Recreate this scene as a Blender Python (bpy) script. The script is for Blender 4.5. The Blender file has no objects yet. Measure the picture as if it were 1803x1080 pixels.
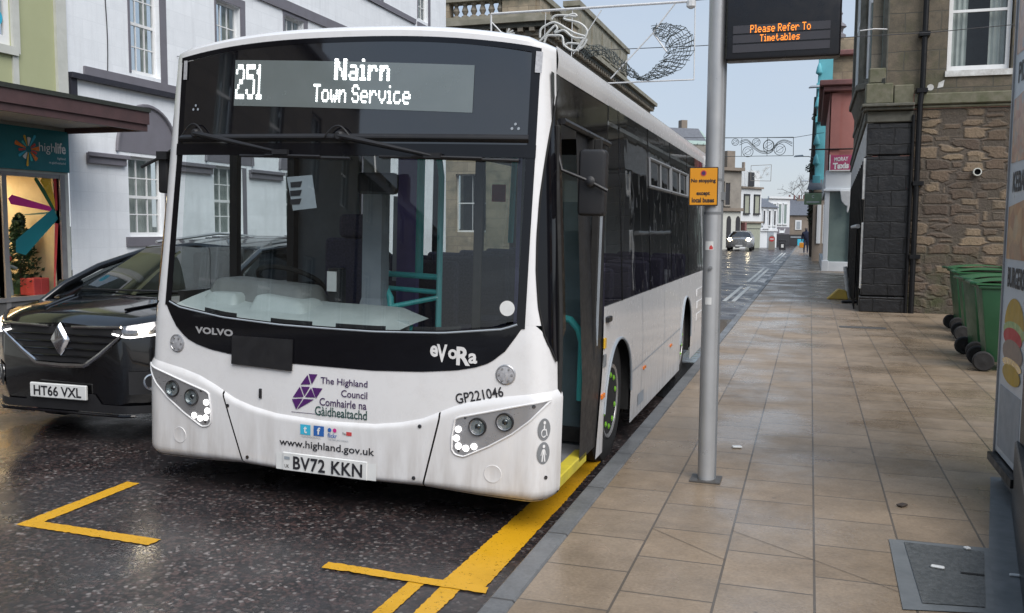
import bpy, bmesh, math, random
from mathutils import Vector, Matrix
R = math.radians
random.seed(7)
S = bpy.context.scene
COL = S.collection

# ------------------------------------------------------------------ camera
H_EYE = 1.70
yaw, pitch, roll = R(18.088), R(4.95), R(0.4)
fwd = Vector((-math.sin(yaw)*math.cos(pitch), math.cos(yaw)*math.cos(pitch), -math.sin(pitch)))
rt = Vector((math.cos(yaw), math.sin(yaw), 0)); up = rt.cross(fwd)
r2 = rt*math.cos(roll) + up*math.sin(roll); u2 = -rt*math.sin(roll) + up*math.cos(roll)
cd = bpy.data.cameras.new('camera'); cam = bpy.data.objects.new('camera', cd); COL.objects.link(cam)
M4 = Matrix((r2, u2, -fwd)).transposed().to_4x4(); M4.translation = (0, 0, H_EYE); cam.matrix_world = M4
cd.sensor_width = 36; cd.lens = 36*1600/1803; cd.clip_start = 0.05; cd.clip_end = 2000
S.camera = cam

# ------------------------------------------------------------------ sky, sun, exposure
SUN_EL, SUN_AZ = R(48), R(135)        # azimuth clockwise from +Y: behind the camera, over its right shoulder
W = bpy.data.worlds.new('World'); S.world = W; W.use_nodes = True
nt = W.node_tree; nt.nodes.clear()
def wn(t, **k):
    n = nt.nodes.new(t)
    for a, b in k.items(): setattr(n, a, b)
    return n
sky = wn('ShaderNodeTexSky', sky_type='NISHITA', sun_disc=False, sun_elevation=SUN_EL, sun_rotation=SUN_AZ, air_density=1.0, dust_density=2.0, ozone_density=1.5)
tc = wn('ShaderNodeTexCoord'); mp = wn('ShaderNodeMapping'); mp.inputs['Scale'].default_value = (1.0, 1.0, 3.2)
nz = wn('ShaderNodeTexNoise'); nz.inputs['Scale'].default_value = 2.2; nz.inputs['Detail'].default_value = 7; nz.inputs['Roughness'].default_value = .55
cr = wn('ShaderNodeValToRGB'); cr.color_ramp.elements[0].position = .38; cr.color_ramp.elements[1].position = .72
sx = wn('ShaderNodeSeparateXYZ'); gr = wn('ShaderNodeValToRGB')
gr.color_ramp.elements[0].position = 0.0; gr.color_ramp.elements[0].color = (5.1, 5.45, 5.6, 1)
gr.color_ramp.elements[1].position = 0.5; gr.color_ramp.elements[1].color = (3.05, 4.1, 5.6, 1)
e = gr.color_ramp.elements.new(.12); e.color = (4.1, 4.8, 5.75, 1)
cl = wn('ShaderNodeMixRGB'); cl.inputs['Color2'].default_value = (4.4, 5.0, 5.8, 1)
mx = wn('ShaderNodeMixRGB'); mx.inputs['Fac'].default_value = .86
bg = wn('ShaderNodeBackground'); bg.inputs['Strength'].default_value = .0545
wo = wn('ShaderNodeOutputWorld'); L = nt.links.new
L(tc.outputs['Generated'], mp.inputs['Vector']); L(mp.outputs[0], nz.inputs['Vector']); L(nz.outputs['Fac'], cr.inputs['Fac'])
L(tc.outputs['Generated'], sx.inputs[0]); L(sx.outputs['Z'], gr.inputs['Fac'])
L(cr.outputs['Color'], cl.inputs['Fac']); L(gr.outputs['Color'], cl.inputs['Color1'])
L(sky.outputs[0], mx.inputs['Color1']); L(cl.outputs[0], mx.inputs['Color2'])
L(mx.outputs[0], bg.inputs['Color']); L(bg.outputs[0], wo.inputs['Surface'])
sd = bpy.data.lights.new('sun', 'SUN'); sd.energy = 1.5; sd.angle = R(50); sd.color = (1.0, .95, .9)
so = bpy.data.objects.new('sun', sd); COL.objects.link(so)
sdir = Vector((math.sin(SUN_AZ)*math.cos(SUN_EL), math.cos(SUN_AZ)*math.cos(SUN_EL), math.sin(SUN_EL)))
so.rotation_euler = sdir.to_track_quat('Z', 'Y').to_euler()
S.view_settings.view_transform = 'Standard'; S.view_settings.look = 'None'; S.view_settings.exposure = 1.36; S.view_settings.gamma = 1
S.cycles.max_bounces = 8; S.cycles.transparent_max_bounces = 16; S.cycles.caustics_reflective = False; S.cycles.caustics_refractive = False
S.cycles.sample_clamp_indirect = 6

# ------------------------------------------------------------------ materials
def newmat(name):
    m = bpy.data.materials.new(name); m.use_nodes = True
    n = m.node_tree; b = n.nodes['Principled BSDF']; return m, n, b
def ramp(n, fac, stops):
    r = n.nodes.new('ShaderNodeValToRGB'); cr = r.color_ramp
    cr.elements[0].position = stops[0][0]; cr.elements[0].color = (*stops[0][1], 1)
    cr.elements[1].position = stops[-1][0]; cr.elements[1].color = (*stops[-1][1], 1)
    for p, c in stops[1:-1]:
        e = cr.elements.new(p); e.color = (*c, 1)
    n.links.new(fac, r.inputs['Fac']); return r.outputs['Color']
def coords(n, scale=(1, 1, 1), rot=(0, 0, 0), out='Object'):
    t = n.nodes.new('ShaderNodeTexCoord'); mp = n.nodes.new('ShaderNodeMapping')
    mp.inputs['Scale'].default_value = scale; mp.inputs['Rotation'].default_value = rot
    n.links.new(t.outputs[out], mp.inputs['Vector']); return mp.outputs[0]
def noise(n, vec, sc, detail=6, rough=.6, dist=0):
    t = n.nodes.new('ShaderNodeTexNoise'); t.inputs['Scale'].default_value = sc; t.inputs['Detail'].default_value = detail
    t.inputs['Roughness'].default_value = rough; t.inputs['Distortion'].default_value = dist
    n.links.new(vec, t.inputs['Vector']); return t.outputs['Fac']
def mixc(n, fac, a, b, mode='MIX'):
    x = n.nodes.new('ShaderNodeMixRGB'); x.blend_type = mode
    for s, v in (('Fac', fac), ('Color1', a), ('Color2', b)):
        if hasattr(v, 'is_output'): n.links.new(v, x.inputs[s])
        elif isinstance(v, (int, float)): x.inputs[s].default_value = v
        else: x.inputs[s].default_value = (*v, 1)
    return x.outputs[0]
def bump(n, b, h, st=.3, dist=.01):
    k = n.nodes.new('ShaderNodeBump'); k.inputs['Strength'].default_value = st; k.inputs['Distance'].default_value = dist
    n.links.new(h, k.inputs['Height']); n.links.new(k.outputs[0], b.inputs['Normal'])
def rng(n, fac, a, b, lo=.3, hi=.7):
    m = n.nodes.new('ShaderNodeMapRange'); m.inputs['From Min'].default_value = lo; m.inputs['From Max'].default_value = hi
    m.inputs['To Min'].default_value = a; m.inputs['To Max'].default_value = b; n.links.new(fac, m.inputs['Value']); return m.outputs[0]
def pm(name, c1, c2=None, sc=6, rough=.5, metal=0, coat=0, ior=1.5, bmp=0, bsc=40, rvar=.12, emit=None, es=0):
    """painted / plain surface with a faint uneven tone and sheen"""
    m, n, b = newmat(name); v = coords(n)
    c2 = c2 or tuple(x*.82 for x in c1)
    f = noise(n, v, sc)
    n.links.new(ramp(n, f, [(.32, c2), (.68, c1)]), b.inputs['Base Color'])
    n.links.new(rng(n, noise(n, v, sc*2.3), max(.02, rough-rvar), min(1, rough+rvar)), b.inputs['Roughness'])
    b.inputs['Metallic'].default_value = metal; b.inputs['Coat Weight'].default_value = coat; b.inputs['Coat Roughness'].default_value = .04
    b.inputs['IOR'].default_value = ior
    if bmp: bump(n, b, noise(n, v, bsc), bmp)
    if emit: b.inputs['Emission Color'].default_value = (*emit, 1); b.inputs['Emission Strength'].default_value = es
    return m
def glass(name, tint=(.8, .85, .85), ior=1.5, rough=0.0, wob=0, wsc=3):
    m = bpy.data.materials.new(name); m.use_nodes = True; n = m.node_tree; n.nodes.clear()
    tr = n.nodes.new('ShaderNodeBsdfTransparent'); gl = n.nodes.new('ShaderNodeBsdfGlossy'); fr = n.nodes.new('ShaderNodeFresnel')
    v = coords(n); c = ramp(n, noise(n, v, 5, 3), [(.3, tuple(x*.93 for x in tint)), (.7, tint)]); n.links.new(c, tr.inputs['Color'])
    gl.inputs['Roughness'].default_value = rough; fr.inputs['IOR'].default_value = ior
    mx = n.nodes.new('ShaderNodeMixShader'); o = n.nodes.new('ShaderNodeOutputMaterial')
    ge = n.nodes.new('ShaderNodeNewGeometry'); ma = n.nodes.new('ShaderNodeMapRange'); ma.inputs['To Min'].default_value = ior; ma.inputs['To Max'].default_value = 1/ior
    n.links.new(ge.outputs['Backfacing'], ma.inputs['Value']); n.links.new(ma.outputs[0], fr.inputs['IOR'])
    n.links.new(fr.outputs[0], mx.inputs[0]); n.links.new(tr.outputs[0], mx.inputs[1]); n.links.new(gl.outputs[0], mx.inputs[2]); n.links.new(mx.outputs[0], o.inputs[0])
    if wob:
        k = n.nodes.new('ShaderNodeBump'); k.inputs['Strength'].default_value = wob; k.inputs['Distance'].default_value = .02
        n.links.new(noise(n, v, wsc, 2), k.inputs['Height']); n.links.new(k.outputs[0], gl.inputs['Normal']); n.links.new(k.outputs[0], fr.inputs['Normal'])
    return m
def emis(name, c, s):
    m, n, b = newmat(name); v = coords(n)
    n.links.new(ramp(n, noise(n, v, 30, 2), [(.3, tuple(x*.9 for x in c)), (.7, c)]), b.inputs['Emission Color'])
    b.inputs['Base Color'].default_value = (*[min(.8, x) for x in c], 1); b.inputs['Emission Strength'].default_value = s; return m
def brickmat(name, cols, mortar, bw, bh, ms=.012, off=.5, axis='x', rough=.75, bmp=.5, moss=None, dist=0, wet=None, smooth=.1, grime=.35, streak=False):
    """coursed blocks; axis = the wall's horizontal axis ('x','y'), or 'ground' (rows along y)"""
    m, n, b = newmat(name); t = n.nodes.new('ShaderNodeTexCoord'); sp = n.nodes.new('ShaderNodeSeparateXYZ'); cb = n.nodes.new('ShaderNodeCombineXYZ')
    n.links.new(t.outputs['Object'], sp.inputs[0])
    a, c = {'x': ('X', 'Z'), 'y': ('Y', 'Z'), 'ground': ('Y', 'X')}[axis]
    sh_ = n.nodes.new('ShaderNodeMath'); sh_.operation = 'ADD'; sh_.inputs[1].default_value = -.07 if axis == 'ground' else 0; n.links.new(sp.outputs[c], sh_.inputs[0])
    n.links.new(sp.outputs[a], cb.inputs[0]); n.links.new(sh_.outputs[0], cb.inputs[1]); vec = cb.outputs[0]
    obj = t.outputs['Object']
    if dist:
        nn = n.nodes.new('ShaderNodeTexNoise'); nn.inputs['Scale'].default_value = 2.2; nn.inputs['Detail'].default_value = 4; n.links.new(obj, nn.inputs['Vector'])
        sb = n.nodes.new('ShaderNodeVectorMath'); sb.operation = 'MULTIPLY_ADD'; sb.inputs[1].default_value = (dist, dist, dist)
        n.links.new(nn.outputs['Color'], sb.inputs[0]); n.links.new(vec, sb.inputs[2]); vec = sb.outputs[0]
    bt = n.nodes.new('ShaderNodeTexBrick'); bt.inputs['Scale'].default_value = 1; bt.inputs['Brick Width'].default_value = bw; bt.inputs['Row Height'].default_value = bh
    bt.inputs['Mortar Size'].default_value = ms; bt.inputs['Mortar Smooth'].default_value = smooth; bt.offset = off; bt.inputs['Bias'].default_value = 0
    bt.inputs['Color1'].default_value = (0, 0, 0, 1); bt.inputs['Color2'].default_value = (1, 1, 1, 1); bt.inputs['Mortar'].default_value = (.5, .5, .5, 1)
    n.links.new(vec, bt.inputs['Vector'])
    k = len(cols); st = [(i/(k-1), c) for i, c in enumerate(cols)]
    base = ramp(n, bt.outputs['Color'], st)
    f = noise(n, obj, 5, 8, .65); base = mixc(n, grime, base, ramp(n, f, [(.3, tuple(x*.45 for x in cols[0])), (.7, cols[-1])]))
    fine = noise(n, obj, 60, 4); base = mixc(n, .3, base, ramp(n, fine, [(.3, (.25, .25, .25)), (.7, (.8, .8, .8))]), 'OVERLAY')
    if streak: base = mixc(n, rng(n, noise(n, coords(n, (1.6, 1.6, .12)), 3.5, 7, .65), 0, .22, .50, .78), base, tuple(x*.42 for x in cols[0]))
    if moss: base = mixc(n, rng(n, noise(n, obj, 1.3, 6), 0, .75, .48, .68), base, moss)
    if axis == 'ground':
        gv = n.nodes.new('ShaderNodeTexVoronoi'); gv.inputs['Scale'].default_value = 2.6; n.links.new(obj, gv.inputs['Vector']); base = mixc(n, rng(n, gv.outputs['Distance'], .55, 0, .035, .05), base, (.07, .06, .055))
        base = mixc(n, rng(n, noise(n, obj, .7, 7, .7), 0, .5, .5, .72), base, tuple(x*.5 for x in cols[0]))
    base = mixc(n, bt.outputs['Fac'], base, mortar)
    n.links.new(base, b.inputs['Base Color'])
    h = n.nodes.new('ShaderNodeMath'); h.operation = 'SUBTRACT'; n.links.new(f, h.inputs[0]); n.links.new(bt.outputs['Fac'], h.inputs[1])
    if bmp: bump(n, b, h.outputs[0], bmp, .02)
    if wet: n.links.new(rng(n, noise(n, obj, 1.1, 5), wet[0], wet[1], .38, .62), b.inputs['Roughness'])
    else: n.links.new(rng(n, f, rough-.1, min(1, rough+.1)), b.inputs['Roughness'])
    return m

M = {}
M['white_paint'] = pm('white_vehicle_paint', (.78, .78, .79), (.72, .72, .73), sc=2.5, rough=.24, coat=.6, rvar=.06)
def bus_paint():
    m, n, b = newmat('white_bus_paint'); v = coords(n); sp = n.nodes.new('ShaderNodeSeparateXYZ'); n.links.new(v, sp.inputs[0])
    low = rng(n, sp.outputs['Z'], 1, 0, .20, .75); st = noise(n, coords(n, (5, 5, .9)), 3, 6); fi = noise(n, v, 14, 7, .7)
    d = n.nodes.new('ShaderNodeMath'); d.operation = 'MULTIPLY'; n.links.new(low, d.inputs[0]); n.links.new(rng(n, st, .10, .62, .35, .7), d.inputs[1])
    e = n.nodes.new('ShaderNodeMath'); e.operation = 'MAXIMUM'; n.links.new(d.outputs[0], e.inputs[0]); n.links.new(rng(n, fi, 0, .16, .5, .78), e.inputs[1])
    c = mixc(n, e.outputs[0], (.72, .72, .725), (.28, .24, .205)); n.links.new(c, b.inputs['Base Color'])
    n.links.new(rng(n, e.outputs[0], .24, .6, 0, .6), b.inputs['Roughness']); b.inputs['Coat Weight'].default_value = .45; b.inputs['Coat Roughness'].default_value = .05
    bump(n, b, noise(n, v, 1.6, 2), .05, .02); return m
M['white_paint'] = bus_paint()
M['black_gloss'] = pm('black_gloss', (.006, .006, .008), rough=.07, ior=1.42, rvar=.03)
M['header_glass'] = pm('header_glass', (.006, .006, .008), rough=.035, ior=2.0, rvar=.01)
M['black_trim'] = pm('black_trim', (.018, .018, .02), rough=.42)
M['black_plastic'] = pm('black_plastic', (.015, .015, .017), rough=.5, bmp=.1, bsc=200)
M['rubber'] = pm('rubber', (.012, .012, .012), rough=.8)
M['tyre'] = pm('tyre_rubber', (.016, .015, .015), rough=.85, bmp=.2, bsc=80)
M['tinted'] = glass('tinted_glass', (.60, .62, .63), ior=1.95, wob=.10, wsc=1.6)
M['screen_glass'] = glass('windscreen_glass', (.86, .9, .9), ior=1.68)
M['clear_glass'] = glass('clear_glass', (.85, .9, .9), ior=1.45)
M['house_glass'] = glass('house_glass', (.75, .79, .8), ior=1.6, wob=.06, wsc=2)
M['silver'] = pm('silver_paint', (.42, .42, .43), (.36, .36, .37), rough=.32, metal=.55, coat=.3)
M['chrome'] = pm('chrome', (.75, .75, .77), rough=.12, metal=1)
M['steel'] = pm('brushed_steel', (.45, .46, .47), (.37, .38, .39), rough=.38, metal=.35, sc=3)
M['lamp_dark'] = pm('lamp_bowl', (.16, .16, .17), rough=.12, metal=.9)
M['lens'] = pm('clear_lens', (.45, .46, .48), (.3, .3, .32), sc=60, rough=.12, coat=.8)
M['car_lens'] = pm('car_lamp_lens', (.30, .30, .31), (.10, .10, .11), sc=24, rough=.12, metal=.7, coat=.8)
M['drl'] = emis('daytime_lamp', (1, .98, .95), 2.2)
M['headlamp'] = emis('headlamp', (1, .84, .56), 9)
M['led_white'] = emis('white_led', (.95, 1, 1), 1.7)
M['led_amber'] = emis('amber_led', (1, .27, .03), .42)
M['display'] = pm('display_panel', (.155, .18, .18), (.13, .155, .155), sc=3, rough=.2, coat=1, ior=1.6)
M['letter_silver'] = pm('letter_silver', (.55, .55, .56), rough=.3, metal=.4)
M['letter_white'] = pm('letter_white', (.75, .75, .75), rough=.4)
M['letter_black'] = pm('letter_black', (.02, .02, .025), rough=.5)
M['letter_green'] = pm('letter_green', (.03, .08, .07), rough=.5)
M['letter_purple'] = pm('letter_purple', (.06, .03, .10), rough=.5)
M['purple'] = pm('purple_vinyl', (.085, .022, .14), (.07, .018, .12), rough=.35)
M['plate_white'] = pm('plate_white', (.72, .73, .72), rough=.35)
M['seam'] = pm('panel_gap', (.03, .03, .03), rough=.8)
M['yellow'] = pm('yellow_nosing', (.6, .5, .04), (.45, .38, .05), rough=.6)
M['teal'] = pm('teal_rail', (.08, .55, .54), (.07, .48, .48), rough=.35)
M['lilac'] = pm('lilac_panel', (.42, .34, .78), rough=.5)
M['dash'] = pm('dashboard_grey', (.42, .47, .47), (.36, .41, .41), rough=.5)
M['binnacle_grey'] = pm('binnacle_grey', (.20, .215, .215), (.16, .17, .17), rough=.55)
M['cab_grey'] = pm('cab_grey', (.19, .20, .21), rough=.6)
M['post_grey'] = pm('post_grey', (.32, .36, .40), rough=.5)
M['seat'] = pm('seat_moquette', (.10, .085, .14), (.05, .05, .075), sc=60, rough=.9)
M['panel_white'] = pm('panel_white', (.7, .72, .72), rough=.5)
M['floor_grey'] = pm('vinyl_floor', (.20, .205, .22), (.16, .165, .175), sc=90, rough=.5)
M['red'] = pm('red_card', (.55, .06, .06), rough=.6)
M['orange'] = pm('orange_lamp', (.8, .2, .02), rough=.25, coat=.5)
M['amber'] = pm('amber_lamp', (.75, .45, .04), rough=.25, coat=.5)
M['green_nut'] = pm('green_nut_marker', (.2, .5, .03), rough=.4)
M['blue'] = pm('blue_tile', (.03, .13, .42), rough=.4)
M['cyan'] = pm('cyan_tile', (.05, .45, .65), rough=.4)
M['pink'] = pm('pink_dot', (.6, .03, .25), rough=.4)
M['car_black'] = pm('black_car_paint', (.004, .004, .005), rough=.14, coat=.8, ior=1.45, rvar=.03)
M['car_glass'] = glass('car_glass', (.2, .22, .22), ior=1.9)
M['car_silver'] = pm('silver_car_paint', (.3, .31, .32), rough=.25, metal=.5, coat=.8)
M['yellow_paint'] = None

# ground materials
def road_mat():
    m, n, b = newmat('wet_chipped_asphalt'); v = coords(n)
    vo = n.nodes.new('ShaderNodeTexVoronoi'); vo.inputs['Scale'].default_value = 52; vo.inputs['Randomness'].default_value = 1; n.links.new(v, vo.inputs['Vector'])
    s = n.nodes.new('ShaderNodeSeparateColor'); n.links.new(vo.outputs['Color'], s.inputs[0])
    chips = ramp(n, s.outputs[0], [(0, (.018, .017, .018)), (.42, (.022, .019, .02)), (.50, (.062, .038, .036)), (.76, (.105, .068, .062)), (.85, (.036, .031, .031)), (.91, (.15, .13, .122)), (1, (.29, .26, .25))])
    near = ramp(n, vo.outputs['Distance'], [(.30, (1, 1, 1)), (.75, (.4, .39, .39))])
    c = mixc(n, 1, chips, near, 'MULTIPLY')
    big = noise(n, v, .8, 5); trk = noise(n, coords(n, (.9, .06, 1)), 1.6, 5); c = mixc(n, rng(n, big, 0, .6, .4, .68), c, (.034, .032, .035)); c = mixc(n, rng(n, trk, 0, .55, .46, .64), c, (.028, .026, .029))
    n.links.new(c, b.inputs['Base Color'])
    n.links.new(rng(n, noise(n, v, 1.1, 6), .13, .48, .36, .60), b.inputs['Roughness'])
    bump(n, b, vo.outputs['Distance'], .10, -.006); b.inputs['IOR'].default_value = 1.55; return m
M['road'] = road_mat()
def marking_mat(name, c):
    m, n, b = newmat(name); v = coords(n); f = noise(n, v, 26, 8, .7); g = noise(n, v, 3, 5)
    col = mixc(n, rng(n, f, 0, .5, .6, .72), c, tuple(x*.35 for x in c)); col = mixc(n, rng(n, g, 0, .35, .5, .7), col, tuple(x*.5 for x in c))
    n.links.new(col, b.inputs['Base Color']); n.links.new(rng(n, g, .3, .6), b.inputs['Roughness']); bump(n, b, f, .5, .004)
    n.links.new(rng(n, noise(n, v, 55, 6, .75), 1, 0, .60, .66), b.inputs['Alpha']); return m
M['yellow_paint'] = marking_mat('yellow_road_paint', (.62, .33, .012))
M['pale_line'] = marking_mat('pale_worn_line_paint', (.62, .62, .58))  # worn paint; wet reflection on the yellow kerb lines is put into the colour
M['paving'] = brickmat('wet_sandstone_flags', [(.20, .15, .102), (.27, .203, .138), (.25, .197, .145), (.32, .243, .17)], (.10, .082, .064), .455, .412, ms=.006, axis='ground', bmp=.25, wet=(.18, .55), grime=.38)
M['paving_left'] = brickmat('grey_flags', [(.15, .14, .13), (.2, .19, .175)], (.06, .055, .05), .6, .45, ms=.008, axis='ground', bmp=.25, wet=(.3, .7))
M['kerb'] = brickmat('granite_kerb', [(.12, .125, .13), (.15, .155, .16), (.17, .175, .18)], (.05, .05, .05), .9, 6, ms=.008, axis='ground', bmp=.25, wet=(.3, .6), grime=.5)
M['joint'] = pm('paving_joint', (.12, .098, .08), rough=.9)
M['soil'] = pm('earth', (.07, .075, .06), (.05, .06, .045), rough=.9)
M['tarmac'] = pm('tarmac_patch', (.10, .105, .105), (.05, .055, .055), sc=38, rough=.55, bmp=.5, bsc=60)
M['iron'] = pm('cast_iron', (.11, .105, .1), (.085, .08, .075), rough=.5, metal=.3)
def water_mat():
    m, n, b = newmat('puddle_water'); v = coords(n); b.inputs['Base Color'].default_value = (.03, .032, .035, 1); b.inputs['Roughness'].default_value = .03
    b.inputs['IOR'].default_value = 1.6; bump(n, b, noise(n, v, 9, 3), .08, .01); return m
M['water'] = water_mat()

# building materials
M['white_brick'] = brickmat('painted_white_masonry', [(.76, .79, .82), (.79, .82, .85), (.82, .85, .88)], (.72, .75, .78), .62, .30, ms=.006, axis='y', rough=.7, bmp=.18, grime=.10, streak=True)
M['grey_trim'] = pm('grey_painted_trim', (.17, .165, .19), (.15, .145, .165), rough=.6, sc=3)
M['dark_gutter'] = pm('dark_gutter', (.03, .03, .04), rough=.45)
M['sash'] = pm('white_sash_paint', (.76, .77, .77), (.68, .69, .69), rough=.4)
M['curtain'] = pm('net_curtain', (.62, .64, .60), (.48, .50, .47), sc=3, rough=.95)
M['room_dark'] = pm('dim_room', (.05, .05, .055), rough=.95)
M['olive'] = pm('olive_render', (.40, .42, .25), (.37, .39, .23), sc=1.5, rough=.85, bmp=.1, bsc=90)
M['cream_strip'] = pm('cream_pilaster', (.55, .56, .52), (.48, .49, .45), rough=.7)
M['fascia_wood'] = pm('brown_fascia', (.085, .045, .045), (.06, .034, .034), sc=4, rough=.6)
M['canopy_felt'] = pm('mossy_felt', (.03, .034, .028), (.02, .024, .02), sc=20, rough=.85, bmp=.3)
M['soffit'] = pm('soffit', (.32, .31, .29), (.26, .25, .24), rough=.7)
M['sign_teal'] = pm('teal_signboard', (.012, .17, .20), (.01, .14, .17), sc=1.5, rough=.4)
M['shop_frame'] = pm('aluminium_frame', (.33, .33, .34), rough=.4, metal=.5)
M['shop_wall'] = pm('shop_cream_wall', (.72, .58, .38), (.62, .5, .33), rough=.8)
M['slat'] = pm('slat_wood', (.45, .28, .13), rough=.6)
M['shop_lamp'] = emis('shop_ceiling_lamp', (1, .8, .52), 5.0)
M['grey_stone'] = pm('grey_stone', (.12, .12, .12), (.09, .09, .09), rough=.8, bmp=.3)
ST = [(.07, .055, .042), (.11, .085, .062), (.15, .115, .082), (.20, .155, .11)]
M['rubble'] = None
M['ashlar_x'] = brickmat('mossy_ashlar_gable', [(.085, .072, .05), (.125, .105, .075), (.16, .13, .092)], (.07, .065, .05), .62, .36, ms=.010, axis='x', bmp=.7, moss=(.045, .055, .02), dist=.05, grime=.72)
M['ashlar_y'] = brickmat('weathered_ashlar', [(.15, .13, .10), (.20, .17, .13), (.25, .215, .165)], (.09, .08, .065), .7, .36, ms=.008, axis='y', bmp=.4, moss=(.06, .065, .04), grime=.4)
M['bank_x'] = brickmat('bank_ashlar_end', [(.26, .21, .14), (.33, .27, .19), (.38, .31, .22)], (.16, .13, .1), .9, .4, ms=.010, axis='x', bmp=.3, moss=(.10, .10, .07), grime=.35)
M['bank_y'] = brickmat('bank_ashlar', [(.23, .20, .155), (.28, .24, .19), (.32, .28, .22)], (.15, .13, .1), .9, .4, ms=.010, axis='y', bmp=.3, moss=(.12, .12, .09), grime=.35)
M['bank_mossy'] = pm('mossy_bank_stone', (.29, .27, .22), (.17, .165, .125), sc=1.6, rough=.9, bmp=.5, bsc=8)
M['dark_ashlar'] = brickmat('soot_dark_ashlar', [(.06, .055, .047), (.085, .075, .062), (.11, .095, .08)], (.05, .045, .04), .7, .34, ms=.012, axis='y', bmp=.5, grime=.4)
M['cornice'] = pm('sooty_cornice', (.13, .125, .105), (.07, .07, .055), sc=5, rough=.85, bmp=.5, bsc=14)
M['lichen'] = pm('mossy_course', (.16, .15, .11), (.085, .09, .05), sc=5, rough=.9, bmp=.6, bsc=16)
M['black_render'] = pm('black_gloss_masonry', (.006, .006, .007), (.004, .004, .0045), sc=4, rough=.40, bmp=1.0, bsc=11, ior=1.32)
M['black_render'] = brickmat('black_painted_masonry', [(.005, .005, .006), (.008, .008, .009), (.011, .011, .012)], (.004, .004, .004), .52, .30, ms=.014, axis='x', rough=.42, bmp=1.0, dist=.10, grime=.2, smooth=.6)
M['black_metal'] = pm('black_metal', (.007, .007, .008), rough=.4, ior=1.35)
M['flake_white'] = pm('flaking_white_paint', (.62, .63, .62), (.35, .34, .32), sc=9, rough=.7, bmp=.4, bsc=20)
M['pink_wall'] = pm('salmon_render', (.42, .175, .15), (.36, .15, .13), sc=2, rough=.75)
M['pink_dark'] = pm('maroon_cornice', (.22, .10, .095), (.17, .08, .078), rough=.7)
M['turquoise'] = pm('turquoise_paint', (.12, .42, .48), (.09, .34, .40), sc=2, rough=.6)
M['sign_pink'] = pm('magenta_sign', (.42, .07, .16), (.36, .06, .14), rough=.4)
M['sage'] = pm('sage_sign', (.25, .36, .22), rough=.5)
M['slate'] = pm('slate_roof', (.13, .14, .165), (.09, .10, .12), sc=5, rough=.6, bmp=.3, bsc=12)
M['far_white'] = pm('far_white_render', (.66, .69, .71), (.58, .61, .64), sc=.8, rough=.8)
M['far_stone'] = pm('far_grey_stone', (.27, .25, .22), (.20, .185, .165), sc=1.6, rough=.85)
M['far_tan'] = pm('far_tan_stone', (.24, .20, .165), (.17, .145, .12), sc=1.2, rough=.85)
M['far_dark'] = pm('far_dark', (.03, .03, .035), rough=.5)
M['shutter'] = pm('pale_shutter', (.34, .36, .29), rough=.6)
M['verdigris'] = pm('verdigris_glazing', (.33, .42, .38), (.26, .34, .31), rough=.5)
M['pale_glass'] = pm('pale_shop_glass', (.20, .26, .24), (.15, .2, .19), sc=1.5, rough=.12, coat=.8)
M['bin_green'] = pm('green_bin_plastic', (.017, .078, .032), (.013, .062, .025), sc=3, rough=.42)
M['bin_lid'] = pm('green_bin_lid', (.028, .12, .045), (.022, .095, .036), sc=5, rough=.4)
M['wire'] = pm('wire', (.04, .04, .045), rough=.6)
M['frame_white'] = pm('white_frame_paint', (.6, .61, .62), rough=.4)
M['rope_light'] = pm('rope_light', (.55, .56, .55), (.42, .43, .42), rough=.4)
M['net_wire'] = pm('net_lights', (.07, .085, .085), (.04, .05, .05), sc=20, rough=.6)
M['sign_yellow'] = pm('yellow_sign', (.72, .30, .012), (.66, .27, .012), rough=.4)
M['display_case'] = pm('display_case', (.006, .006, .009), rough=.32, bmp=.05, bsc=300)
M['display_bar'] = pm('display_matrix', (.038, .038, .048), rough=.55)
M['foliage'] = pm('dark_foliage', (.03, .055, .02), (.015, .03, .012), sc=9, rough=.75)
M['fir'] = pm('fir_needles', (.02, .06, .025), (.012, .035, .016), sc=20, rough=.8)
M['bark'] = pm('bark', (.07, .055, .045), (.045, .035, .03), sc=9, rough=.9, bmp=.6, bsc=20)
M['navy'] = pm('navy_cloth', (.012, .018, .045), rough=.9)
M['jean'] = pm('denim', (.02, .03, .07), rough=.9)
M['skin'] = pm('skin', (.42, .25, .18), rough=.55)
M['hair'] = pm('grey_hair', (.12, .1, .09), rough=.8)
M['bag'] = pm('orange_bag', (.7, .28, .02), rough=.5)
M['wedge'] = pm('yellow_wedge', (.55, .36, .05), (.42, .28, .06), rough=.6)
M['granite'] = pm('black_granite', (.018, .018, .02), (.008, .008, .009), sc=120, rough=.32, ior=1.35)
M['board_white'] = pm('signboard_white', (.55, .6, .64), (.5, .55, .6), sc=2, rough=.35)
M['grey_plinth'] = pm('grey_plinth', (.15, .16, .165), (.11, .12, .125), sc=7, rough=.6)
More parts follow.
